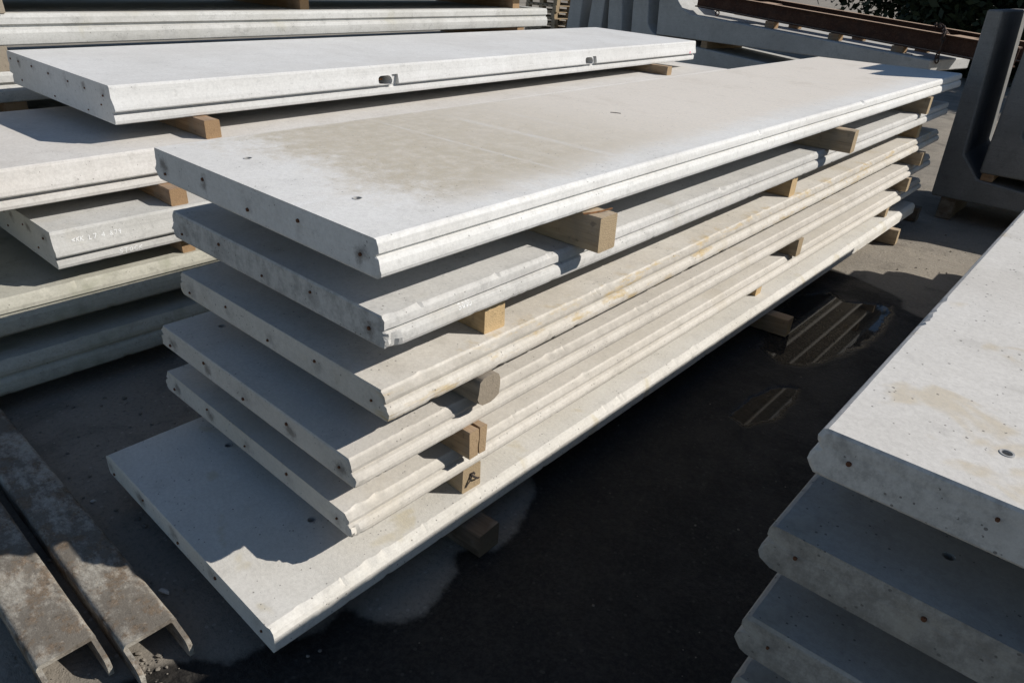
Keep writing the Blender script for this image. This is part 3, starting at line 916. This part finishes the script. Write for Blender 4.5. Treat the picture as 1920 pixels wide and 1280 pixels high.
g_timb = [(0.070, 0.336, 0.105, "dark", "brown timber on the ground under the lowest central slab, nearest the camera"),
          (0.130, 2.857, 0.080, "brown", "brown timber end on the wet ground under the lowest central slab, mid length"),
          (0.083, 5.151, 0.080, "tan", "sunlit timber on the ground under the far part of the lowest central slab"),
          (0.02, 5.98, 0.10, "dark", "dark timber on the ground at the far end of the lowest central slab")]
for j, (xe, y0, w, wd, lab) in enumerate(g_timb):
    zt = MS[5].location.z - tM[5] + math.tan(0.0048) * (y0 - MS[5].location.y)
    T.append(timber(lab, xe, y0 + w / 2, 0.004, zt - 0.005, w, 1.2, WOODS[wd], yaw=[0.04, 0.06, 0.05, 0.0][j], seed=20 + j, group="timbers on the ground under the slabs"))
l_timb = [(0, -2.228, 0.690, 0.082, "orange", "square", "orange brown timber under the white topmost left slab, nearest the camera"),
          (0, -2.283, 5.277, 0.08, "brown", "square", "timber under the white topmost left slab near its far end"),
          (1, -2.080, 0.396, 0.082, "orange", "square", "orange brown timber under the second left slab"),
          (2, -2.105, 0.421, 0.066, "orange", "square", "orange brown timber under the third left slab"),
          (3, -2.13, 0.50, 0.08, "dark", "square", "dark timber under the fourth left slab, in shade")]
for j, (gi, xe, y0, w, wd, kd, lab) in enumerate(l_timb):
    zb, zt = gapz(LS, gi, y0); zt -= tL[gi] * (L1K if gi == 0 else 1.0)
    if gi == 0: zt += math.sin(0.020) * (LS[0].location.x - xe)
    T.append(timber(lab, xe, y0 + w / 2, zb + 0.0005, zt - zb - 0.001, w, 1.2, WOODS[wd], seed=30 + j, kind=kd))
for j, (y0, lab) in enumerate(((0.42, "round dark timber on the ground under the lowest left slab"),)):
    T.append(timber(lab, -2.0, y0, 0.003, G0 - 1.006 - 0.154 - 0.004, 0.11, 1.2, W_DARK, seed=40 + j, kind="round", group="timbers on the ground under the slabs"))
b_timb = [(0, -3.865, 0.18, 0.22, "grey", "coarse grey block on the rear slab at the top left corner"),
          (0, -3.98, 2.45, 0.08, "orange", "orange timber on the rear slab at the top edge, left of the middle"),
          (0, -3.95, 4.92, 0.10, "orange", "orange timber on the rear slab near its far end, at the top edge"),
          (1, -3.865, 0.16, 0.20, "grey", "coarse grey block under the rear slab at the left edge"),
          (1, -3.90, 4.95, 0.10, "orange", "timber under the rear slab near its far end"),
          (2, -3.862, 0.27, 0.12, "orange", "short orange timber under the lower rear slab at the left edge")]
for j, (gi, xe, y0, w, wd, lab) in enumerate(b_timb):
    zb, zt = bz[gi + 1], bz[gi] - 0.172
    T.append(timber(lab, xe, y0 + w / 2, zb + 0.0005, zt - zb - 0.001, w, 1.15, WOODS[wd], seed=50 + j))
# a bearer under each stack's hidden bottom
for (nm, xe, y0, zt, lab) in (("R", 2.15, 0.75, 0.063, None),):
    pass
for i in range(4):
    zb, zt = R_S[i + 1][2], R_S[i][2] - RT
    T.append(timber("timber deep under the %s slab of the right-hand stack" % ["topmost", "second", "third", "fourth"][i], 2.2, 1.0, zb + 0.0005, zt - zb - 0.001, 0.1, 1.02, W_BROWN, seed=60 + i))
T.append(timber("timber on the ground under the right-hand stack", 2.2, 1.0, 0.004, R_S[4][2] - RT - 0.005, 0.12, 1.02, W_DARK, seed=66, group="timbers on the ground under the slabs"))

# bent nail on the end of the lowest near timber
nail_host = T[11]
bm = bmesh.new()
for pts in ([(0.002, -0.005, 0.072), (0.010, -0.004, 0.066), (0.014, 0.012, 0.050), (0.010, 0.026, 0.042)], [(0.004, -0.004, 0.070), (0.008, -0.012, 0.052), (0.004, -0.024, 0.034), (0.003, -0.028, 0.026)],
            [(0.0, -0.01, 0.07), (0.008, 0.0, 0.078), (0.009, 0.006, 0.07)]):
    rows = []
    for p in pts:
        rows.append([bm.verts.new((p[0] + 0.0, p[1] + 0.0045 * math.cos(a), p[2] + 0.0045 * math.sin(a))) for a in np.linspace(0, 2 * math.pi, 7)[:-1]])
    for A, B in zip(rows, rows[1:]):
        for i in range(6): bm.faces.new((A[i], A[(i + 1) % 6], B[(i + 1) % 6], B[i]))
    bm.faces.new(rows[0]); bm.faces.new(rows[-1][::-1])
bm_obj("nail", bm, RUST_DARK, nail_host, 60)


def wire_obj(name, pts, r, mat, label, cat):
    bm = bmesh.new()
    rows = []
    for p in pts:
        rows.append([bm.verts.new((p[0] + r * 0.4 * math.cos(a), p[1] + r * 0.6 * math.cos(a), p[2] + r * math.sin(a))) for a in np.linspace(0, 2 * math.pi, 7)[:-1]])
    for A, B in zip(rows, rows[1:]):
        for i in range(6): bm.faces.new((A[i], A[(i + 1) % 6], B[(i + 1) % 6], B[i]))
    bm.faces.new(rows[0]); bm.faces.new(rows[-1][::-1])
    o = bm_obj(name, bm, mat, None, 60)
    return tag(o, label, cat)


wire_obj("rusty_wire", [(0.018, 0.845, 1.1445), (0.030, 0.875, 1.1445), (0.044, 0.91, 1.147), (0.060, 0.945, 1.153)], 0.0035, RUST_ORANGE,
         "short rusty orange wire lying on the nearest square timber", "wire")


wire_obj("nail", [(-0.66, 1.955, 1.2518), (-0.645, 1.965, 1.2518), (-0.615, 1.975, 1.2518)], 0.0018, RUST_DARK,
         "small dark bent nail lying on the topmost central slab", "nail")


# ------------------------------------------------------------------ steel channels, bottom left
def channel(label, x_end, y0, y1, top, ln, seed, yaw=0.0, over=0.09):
    rs = np.random.default_rng(seed)
    w = y1 - y0
    root = empty("steel_channel", (x_end, (y0 + y1) / 2, 0), yaw)
    tag(root, label, "steel channel", "rusty steel channels lying side by side")
    th = 0.014; rad = 0.016
    n = 60
    # web (top plate) with rounded shoulders
    def strip(prof, x_from, name, ends_round=False):
        xs = x_from - np.linspace(0, ln, n)
        V = []; F = []
        k = len(prof)
        for j, xx in enumerate(xs):
            for (py, pz) in prof:
                e = rs.uniform(-0.003, 0.001) if j == 0 else 0.0
                V.append((xx + e, py + rs.normal(0, 0.0006), pz + rs.normal(0, 0.0006)))
        for j in range(n - 1):
            for i in range(k):
                i2 = (i + 1) % k
                F.append((j * k + i, j * k + i2, (j + 1) * k + i2, (j + 1) * k + i))
        F.append(tuple(range(k))); F.append(tuple(range((n - 1) * k, n * k))[::-1])
        return mesh_obj(name, V, F, RUST_CH, root, 40)
    h = w / 2
    arc = lambda cy, cz, r, a0, a1: [(cy + r * math.cos(a), cz + r * math.sin(a)) for a in np.linspace(a0, a1, 5)]
    web = arc(h - rad, top - rad, rad, 0, math.pi / 2) + arc(-h + rad, top - rad, rad, math.pi / 2, math.pi) + \
        [(-h + th, top - rad), (-h + rad + .001, top - th), (h - rad - .001, top - th), (h - th, top - rad)]
    strip(web, 0.0, "web")
    for s in (-1, 1):
        # flange plate, its free end rounded
        V = []; F = []
        pts = [(-ln, 0.006), (-ln, top - rad)]
        m = 7
        pts += [(0.0, top - rad), (0.004, top - rad - 0.001)]
        for a in np.linspace(0.35 * math.pi, -0.10 * math.pi, m):
            pts.append((over - 0.035 + 0.035 * math.cos(a), top - rad - 0.045 + 0.035 * math.sin(a)))
        pts += [(over - 0.004, 0.012), (over - 0.02, 0.006)]
        a, b = (h - th, h) if s == 1 else (-h, -h + th)
        a += 0.0003; b -= 0.0003
        for yy in (a, b):
            for (px, pz) in pts: V.append((px, yy, pz))
        k = len(pts)
        F.append(tuple(range(k))); F.append(tuple(range(k, 2 * k))[::-1])
        for i in range(k): F.append((i, (i + 1) % k, k + (i + 1) % k, k + i))
        mesh_obj("flange", V, F, RUST_CH, root)
    return root


channel("rusty steel channel lying flanges down, next to the lowest central slab", -0.345, -0.688, -0.535, 0.100, 4.0, 1, 0.0)
channel("rusty steel channel lying flanges down in the bottom left corner", -0.445, -0.878, -0.722, 0.100, 4.0, 2, 0.0)


# ------------------------------------------------------------------ precast L-shaped walls
def l_wall(label, prof, depth, mat, origin, yaw, name="retaining_wall", group="precast L shaped wall elements", bev=0.012):
    bm = bmesh.new()
    a = [bm.verts.new((p[0], 0, p[1])) for p in prof]
    b = [bm.verts.new((p[0], depth, p[1])) for p in prof]
    bm.faces.new(a); bm.faces.new(b[::-1])
    k = len(prof)
    for i in range(k): bm.faces.new((a[i], a[(i + 1) % k], b[(i + 1) % k], b[i]))
    bmesh.ops.recalc_face_normals(bm, faces=bm.faces)
    bmesh.ops.bevel(bm, geom=bm.edges[:], offset=bev, segments=1, affect='EDGES', profile=0.5)
    o = bm_obj(name, bm, mat, None, 20)
    o.location = origin; o.rotation_euler = (0, 0, yaw)
    tag(o, label, "concrete wall", group)
    return o


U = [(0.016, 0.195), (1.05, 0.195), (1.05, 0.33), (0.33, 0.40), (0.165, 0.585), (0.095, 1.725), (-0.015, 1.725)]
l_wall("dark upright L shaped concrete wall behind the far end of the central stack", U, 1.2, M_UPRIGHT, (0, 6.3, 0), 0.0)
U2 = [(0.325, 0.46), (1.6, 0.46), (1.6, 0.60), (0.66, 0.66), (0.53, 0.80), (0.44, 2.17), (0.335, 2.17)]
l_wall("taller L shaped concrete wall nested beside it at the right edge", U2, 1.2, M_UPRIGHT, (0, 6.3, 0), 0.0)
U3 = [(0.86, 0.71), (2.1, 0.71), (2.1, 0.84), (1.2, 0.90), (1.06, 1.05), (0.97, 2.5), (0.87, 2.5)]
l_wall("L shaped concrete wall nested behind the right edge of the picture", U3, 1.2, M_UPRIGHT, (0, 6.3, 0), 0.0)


def block(label, x0, x1, y0, y1, z0, z1, mat, yaw=0.0, name="wood_block", group="wood blocks carrying the precast walls and beams"):
    bm = box_bm(-(x1 - x0) / 2, (x1 - x0) / 2, -(y1 - y0) / 2, (y1 - y0) / 2, 0, z1 - z0)
    bmesh.ops.bevel(bm, geom=bm.edges[:], offset=0.004, segments=1, affect='EDGES')
    bmesh.ops.subdivide_edges(bm, edges=bm.edges[:], cuts=1)
    for v in bm.verts:
        v.co.x += random.gauss(0, 0.0012); v.co.y += random.gauss(0, 0.0012)
    o = bm_obj(name, bm, mat, None, 30)
    o.location = ((x0 + x1) / 2, (y0 + y1) / 2, z0); o.rotation_euler = (0, 0, yaw)
    tag(o, label, "wood block", group)
    return o


block("reddish wood block between the two upright dark walls", 0.345, 0.44, 6.32, 6.98, 0.396, 0.459, W_ORANGE)
block("dark bearer on the ground under the upright wall, left one", 0.10, 0.22, 6.33, 7.0, 0.0, 0.194, W_DARK)
block("dark bearer on the ground under the upright wall, right one", 0.80, 0.92, 6.33, 7.0, 0.0, 0.194, W_DARK)
block("wood block under the second upright wall, hidden side", 0.9, 1.0, 6.34, 6.98, 0.345, 0.459, W_BROWN)
block("wood block under the third upright wall", 1.35, 1.45, 6.34, 6.98, 0.617, 0.709, W_BROWN)

FO = Vector((-5.343, 10.088, 0.0)); FE = Vector((4.127, -0.835, 0)).normalized(); FN = Vector((-FE.y, FE.x, 0)); FY = math.atan2(FE.y, FE.x)
F_PROF = [(0.0, 0.95), (4.46, 0.95), (4.46, 1.085), (0.80, 1.295), (0.68, 1.30), (0.46, 1.385), (0.34, 1.50), (0.20, 2.6), (-0.10, 2.6)]


def f_wall(label, du, dz, mat=M_WALL, mirror=False, trim=0.0):
    pr = [(u, z + dz) for u, z in F_PROF]
    if mirror: pr = [(0.34 - u * 0.35 if u > 0.4 else 0.34 - u, z) for u, z in pr]
    return l_wall(label, pr, 1.1, mat, FO + FE * du, FY)


f_wall("large L shaped concrete element lying behind, carrying two rusty beams", 0.0, 0.0)
f_wall("L shaped concrete element nested under the one with the beams", -0.56, -0.41)
f_wall("upright concrete fin third from the beam carrying element", -1.12, -0.82)
f_wall("upright concrete fin fourth from the beam carrying element", -1.72, -0.86, mirror=True)
f_wall("leftmost upright concrete fin, beside the far stack of pallets", -2.30, -0.86, mirror=True)
for du, (a, b), nm in ((0.0, (0.9, 1.05), "left"), (0.0, (3.4, 3.55), "right")):
    p = FO + FE * ((a + b) / 2) + FN * 0.5
    zt = 1.295 - 0.0574 * ((a + b) / 2 - 0.8 + 0.56) - 0.41
    block("bearer in the dark gap under the beam carrying element, %s" % nm, p.x - 0.06, p.x + 0.06, p.y - 0.45, p.y + 0.45, zt - 0.004, 0.949, W_BROWN, FY)


# rusty I beams
def i_beam(label, u0, u1, off, zb0, slope, h=0.20, w=0.11):
    th, tw = 0.014, 0.010
    pr = [(-w / 2, 0), (w / 2, 0), (w / 2, th), (tw / 2, th + .006), (tw / 2, h - th - .006), (w / 2, h - th), (w / 2, h), (-w / 2, h), (-w / 2, h - th), (-tw / 2, h - th - .006),
          (-tw / 2, th + .006), (-w / 2, th)]
    ln = u1 - u0; n = 30
    V, F = [], []
    k = len(pr)
    for j in range(n):
        for (py, pz) in pr: V.append((ln * j / (n - 1), py, pz))
    for j in range(n - 1):
        for i in range(k): F.append((j * k + i, j * k + (i + 1) % k, (j + 1) * k + (i + 1) % k, (j + 1) * k + i))
    F.append(tuple(range(k))); F.append(tuple(range((n - 1) * k, n * k))[::-1])
    o = mesh_obj("steel_beam", V, F, RUST_BEAM)
    p = FO + FE * u0 + FN * off
    o.location = (p.x, p.y, zb0); o.rotation_euler = (0, math.atan(slope), FY)
    tag(o, label, "steel beam", "rusty steel beams on the concrete element")
    return o


SL = 0.066
near_beam = i_beam("nearer rusty steel I beam on wood blocks at the upper right", 0.60, 5.3, 0.20, 1.41, SL, 0.215)
far_beam = i_beam("farther rusty steel I beam, parallel behind the nearer one", 0.2, 5.4, 0.74, 1.452, SL, 0.225)


def arm_top(u): return 1.295 - 0.0574 * (u - 0.8)


# blocks under the beams, each pair one behind the other
for j, u in enumerate((2.02, 3.02, 3.95)):
    for i, off in enumerate((0.2, 0.72)):
        uu = u + 0.05 * i + 0.03 * (j % 2)
        p = FO + FE * uu + FN * off
        zb = arm_top(uu) - 0.003; zt = (1.41 if i == 0 else 1.452) - SL * (uu - (0.60 if i == 0 else 0.2))
        block("sunlit wood block under the %s rusty beam, %s of three" % (("nearer", "farther")[i], ("leftmost", "middle", "rightmost")[j]),
              p.x - 0.075, p.x + 0.075, p.y - 0.06, p.y + 0.06, zb, zt - 0.001, W_ORANGE, FY)
# spreader plates joining the tops of the beams would hide the gap; instead two cross packers
for j, u in enumerate((1.7, 4.55)):
    p = FO + FE * u + FN * 0.46
    zb = 1.41 - SL * (u - 0.6) + 0.10
    bm = box_bm(-0.13, 0.13, -0.19, 0.19, 0, 0.10)
    bmesh.ops.bevel(bm, geom=bm.edges[:], offset=0.004, segments=1, affect='EDGES')
    o = bm_obj("cross_plate", bm, RUST_BEAM, near_beam)
    o.matrix_parent_inverse = Matrix.LocRotScale(near_beam.location, near_beam.rotation_euler, None).inverted()
    o.location = (p.x, p.y, zb); o.rotation_euler = (0, math.atan(SL), FY)
# lifting eye under the near beam
bm = bmesh.new()
eye_rows = []
for a in range(14):
    A = 2 * math.pi * a / 14
    c = Vector((math.cos(A) * 0.033, 0, math.sin(A) * 0.033))
    eye_rows.append([bm.verts.new(c + (c.normalized() * math.cos(b) + Vector((0, 1, 0)) * math.sin(b)) * 0.009) for b in np.linspace(0, 2 * math.pi, 7)[:-1]])
for i in range(14):
    A, B = eye_rows[i], eye_rows[(i + 1) % 14]
    for q in range(6): bm.faces.new((A[q], A[(q + 1) % 6], B[(q + 1) % 6], B[q]))
eye = bm_obj("lifting_eye", bm, RUST_DARK, near_beam, 60)
eye.location = (0.42, 0.0, -0.036)


# chain draped over the beams
def chain(label, pts):
    root_pts = [Vector(p) for p in pts]
    seg = []
    step = 0.052
    acc = 0
    cur = root_pts[0]
    path = [cur]
    for a, b in zip(root_pts, root_pts[1:]):
        n = max(1, int((b - a).length / 0.005))
        for i in range(1, n + 1): path.append(a + (b - a) * i / n)
    pos = [path[0]]
    for q in path:
        if (q - pos[-1]).length >= step: pos.append(q)
    me = None
    root = empty("chain", pos[0])
    tag(root, label, "chain")
    bm = bmesh.new()
    rows = []
    for a in range(14):
        A = 2 * math.pi * a / 14
        c = Vector((math.cos(A) * 0.032 + (0.014 if math.cos(A) > 0 else -0.014), math.sin(A) * 0.022, 0))
        nn = Vector((math.cos(A), math.sin(A), 0))
        rows.append([bm.verts.new(c + (nn * math.cos(b) + Vector((0, 0, 1)) * math.sin(b)) * 0.009) for b in np.linspace(0, 2 * math.pi, 7)[:-1]])
    for i in range(14):
        A, B = rows[i], rows[(i + 1) % 14]
        for q in range(6): bm.faces.new((A[q], A[(q + 1) % 6], B[(q + 1) % 6], B[q]))
    me = bpy.data.meshes.new("chain_link"); bmesh.ops.recalc_face_normals(bm, faces=bm.faces); bm.to_mesh(me); bm.free(); me.materials.append(RUST_DARK)
    for i, (a, b) in enumerate(zip(pos, pos[1:])):
        o = bpy.data.objects.new("chain_link", me); COL.objects.link(o); o.parent = root
        d = (b - a)
        o.rotation_mode = 'QUATERNION'
        q = d.to_track_quat('X', 'Z')
        from mathutils import Quaternion
        if i % 2: q = q @ Quaternion((1, 0, 0), math.pi / 2)
        o.rotation_quaternion = q
        o.location = (a + b) / 2 - pos[0]
    return root


def bp(u, off, z): p = FO + FE * u + FN * off; return (p.x, p.y, z)


ub = lambda u: 1.41 - SL * (u - 0.6) + 0.215
uf = lambda u: 1.452 - SL * (u - 0.2) + 0.225
chain("black chain draped over the two rusty beams near their right end",
      [bp(4.05, 0.80, uf(4.05) - 0.05), bp(4.07, 0.72, uf(4.07) + 0.022), bp(4.2, 0.66, uf(4.2) + 0.020), bp(4.32, 0.5, ub(4.32) - 0.02), bp(4.42, 0.34, ub(4.42) - 0.01), bp(4.45, 0.2, ub(4.45) + 0.02),
       bp(4.47, 0.13, ub(4.47) + 0.005), bp(4.48, 0.125, ub(4.48) - 0.12), bp(4.47, 0.12, ub(4.47) - 0.24), bp(4.50, 0.10, ub(4.5) - 0.34)])


# ------------------------------------------------------------------ pallets far behind
def pallet_mesh():
    bm = bmesh.new()
    def add(x0, x1, y0, y1, z0, z1):
        b = box_bm(x0, x1, y0, y1, z0, z1)
        me = bpy.data.meshes.new("tmp"); b.to_mesh(me); b.free(); bm.from_mesh(me); bpy.data.meshes.remove(me)
    for i in range(3):
        yy = i * 0.48
        add(0, 1.2, yy, yy + 0.10, 0.0, 0.02)
        for q in range(3): add(q * 0.53, q * 0.53 + 0.14, yy, yy + 0.10, 0.0205, 0.10)
        add(0, 1.2, yy, yy + 0.10, 0.1005, 0.12)
    for i in range(7):
        add(i * 0.178, i * 0.178 + 0.12, 0, 1.06, 0.1205, 0.142)
    me = bpy.data.meshes.new("wooden_pallet"); bmesh.ops.recalc_face_normals(bm, faces=bm.faces); bm.to_mesh(me); bm.free()
    me.materials.append(W_TAN)
    return me


pm = pallet_mesh()
for col, (px, py, nlev) in enumerate(((-11.9, 14.4, 9), (-10.2, 14.1, 9))):
    for i in range(nlev):
        o = bpy.data.objects.new("wooden_pallet", pm); COL.objects.link(o)
        o.location = (px + random.uniform(-.03, .03), py + random.uniform(-.03, .03), 0.001 + i * 0.1435)
        o.rotation_euler = (0, 0, -0.2 + random.uniform(-.03, .03))
        tag(o, "weathered wooden pallet in the far stacks left of the concrete fins", "pallet", "wooden pallets stacked far behind")


# ------------------------------------------------------------------ trees at the far right
def leaf_material(name, c1, c2):
    m = NT(name)
    oi = m.n("ShaderNodeNewGeometry")
    col = m.mix(oi.outputs["Random Per Island"], c1, c2)
    m.bsdf.inputs["Roughness"].default_value = 0.6
    return m.done(col, 0.6, spec=0.2)


LEAF = leaf_material("leaves_dark_green", (0.02, 0.028, 0.012), (0.034, 0.042, 0.018))
BARK = flat_mat("bark_dark", (0.08, 0.06, 0.045), 0.9, 0.5, 30)


def tree(label, x, y, h, r, base, n, seed):
    rs = np.random.default_rng(seed)
    root = empty("evergreen_tree", (x, y, 0))
    tag(root, label, "tree", "dark trees beyond the yard")
    bm = bmesh.new()
    def limb(a, b, r0, r1, seg=5):
        a, b = Vector(a), Vector(b)
        rows = []
        d = (b - a).normalized(); s = d.cross(Vector((0.3, 0.9, 0.1))).normalized(); t = d.cross(s)
        for j in range(seg + 1):
            f = j / seg; c = a + (b - a) * f + Vector(rs.normal(0, 0.03, 3)); rr = r0 + (r1 - r0) * f
            rows.append([bm.verts.new(c + (s * math.cos(q) + t * math.sin(q)) * rr) for q in np.linspace(0, 2 * math.pi, 8)[:-1]])
        for A, B in zip(rows, rows[1:]):
            for i in range(7): bm.faces.new((A[i], A[(i + 1) % 7], B[(i + 1) % 7], B[i]))
    limb((0, 0, 0), (0.1, 0, h * 0.75), 0.22, 0.06, 8)
    tips = []
    for i in range(16):
        z = rs.uniform(base + 0.2, h * 0.7); a = rs.uniform(0, 2 * math.pi)
        e = (r * 0.7 * math.cos(a), r * 0.7 * math.sin(a), z + rs.uniform(-0.1, 0.8))
        limb((0.03, 0, z), e, 0.06, 0.02, 4)
        tips.append(e)
    bm_obj("trunk", bm, BARK, root, 60)
    # leaf clumps spread through the crown
    cl = []
    for i in range(90):
        a = rs.uniform(0, 2 * math.pi); zz = rs.uniform(0, 1)
        rad = r * math.sqrt(rs.uniform(0.05, 1)) * (0.75 + 0.5 * math.sin(math.pi * min(1, zz + 0.15)))
        cl.append((rad * math.cos(a), rad * math.sin(a), base + zz * (h - base), rs.uniform(0.35, 0.8)))
    cl = np.array(cl)
    idx = rs.integers(0, len(cl), n)
    P = cl[idx, :3] + rs.normal(0, 1, (n, 3)) * cl[idx, 3:4] * 0.55
    P[:, 2] = np.maximum(P[:, 2], 0.03)
    A = rs.normal(0, 1, (n, 3)); A /= np.linalg.norm(A, axis=1)[:, None]
    B = np.cross(A, rs.normal(0, 1, (n, 3))); B /= np.linalg.norm(B, axis=1)[:, None]
    s = rs.uniform(0.07, 0.15, (n, 1))
    V = np.stack([P - A * s, P + B * s * 0.5, P + A * s, P - B * s * 0.5], 1).reshape(-1, 3)
    F = np.arange(4 * n).reshape(n, 4)
    me = bpy.data.meshes.new("crown")
    me.vertices.add(4 * n); me.vertices.foreach_set("co", V.ravel())
    me.loops.add(4 * n); me.loops.foreach_set("vertex_index", F.ravel())
    me.polygons.add(n); me.polygons.foreach_set("loop_start", np.arange(0, 4 * n, 4)); me.polygons.foreach_set("loop_total", np.full(n, 4))
    me.materials.append(LEAF); me.update(calc_edges=True)
    o = bpy.data.objects.new("crown", me); COL.objects.link(o); o.parent = root
    return root


tree("dense dark tree behind the beams at the top right, leftmost of the front group", -2.0, 20.5, 6.0, 2.2, 0.0, 42000, 1)
tree("dense dark tree at the top right, second from the left of the front group", 1.0, 21.5, 6.5, 2.5, 0.0, 36000, 2)
tree("dense dark tree behind the tall upright walls at the right edge", 4.2, 20.0, 6.5, 2.6, 0.0, 16000, 3)
tree("dark tree whose low branches hang over the sunlit yard at the top right", -5.0, 24.8, 6.5, 2.2, 1.35, 20000, 4)
tree("dense dark tree farthest back at the top right", -1.8, 26.0, 7.5, 3.2, 0.0, 34000, 5)


# ------------------------------------------------------------------ rubble and chips
def stone_mesh(seed, name):
    rs = np.random.default_rng(seed)
    bm = bmesh.new()
    bmesh.ops.create_icosphere(bm, subdivisions=1, radius=1.0)
    for v in bm.verts:
        v.co *= rs.uniform(0.65, 1.15)
        v.co.z *= 0.6
    me = bpy.data.meshes.new(name); bm.to_mesh(me); bm.free()
    return me


GRIT = flat_mat("stone_grey", (0.27, 0.24, 0.20), 0.9, 0.4, 25)
CHIP = flat_mat("stone_pale_chip", (0.58, 0.56, 0.52), 0.9, 0.2, 40)


def gravel():
    rs = np.random.default_rng(12)
    base = []
    bm = bmesh.new()
    src = [stone_mesh(s, "s") for s in range(5)]
    def put(x, y, r):
        me = src[rs.integers(0, 5)]
        M = Matrix.Translation((x, y, r * 0.35)) @ Matrix.Rotation(rs.uniform(0, 6.3), 4, 'Z') @ Matrix.Scale(r, 4)
        b = bmesh.new(); b.from_mesh(me); b.transform(M)
        tmp = bpy.data.meshes.new("t"); b.to_mesh(tmp); b.free(); bm.from_mesh(tmp); bpy.data.meshes.remove(tmp)
    for _ in range(260):
        put(rs.uniform(-2.0, 0.0), rs.uniform(-1.3, 0.0), abs(rs.normal(0, 0.004)) + 0.0025)
    for _ in range(120):
        put(rs.uniform(0.1, 1.1), rs.uniform(4.0, 6.2), abs(rs.normal(0, 0.003)) + 0.002)
    for _ in range(60):
        put(rs.uniform(-0.2, 1.2), rs.uniform(-0.6, 3.8), abs(rs.normal(0, 0.002)) + 0.002)
    # rubble gathered in the mouths of the channels
    for _ in range(22):
        put(-0.30 + rs.normal(0, 0.04), -0.63 + rs.normal(0, 0.025), abs(rs.normal(0, 0.004)) + 0.002)
    for _ in range(10):
        put(-0.42 + rs.normal(0, 0.05), -0.80 + rs.uniform(-0.05, 0.05), abs(rs.normal(0, 0.003)) + 0.002)
    o = bm_obj("loose_gravel", bm, GRIT)
    tag(o, "loose grit and small stones scattered on the ground", "gravel", kind="stuff")


gravel()
for j, (x, y, r, lab) in enumerate(((-0.555, -0.486, 0.024, "white angular concrete chip beside the steel channel, near the lowest slab"),
                                    (-1.166, -0.472, 0.014, "small flat pale chip on the shaded ground farther left"),
                                    (-0.52, -0.44, 0.012, "small grey stone on the ground beside the white chip"),
                                    (-0.90, -0.40, 0.018, "flat grey stone under the edge of the lowest central slab"))):
    me = stone_mesh(90 + j, "concrete_chip")
    me.materials.append(CHIP if j < 2 else GRIT)
    o = bpy.data.objects.new("concrete_chip", me); COL.objects.link(o)
    o.scale = (r, r * 0.5, r * 0.6); o.location = (x, y, r * 0.3); o.rotation_euler = (0.1, 0.2, 0.6 + j)
    tag(o, lab, "stone chip", "loose chips on the ground")
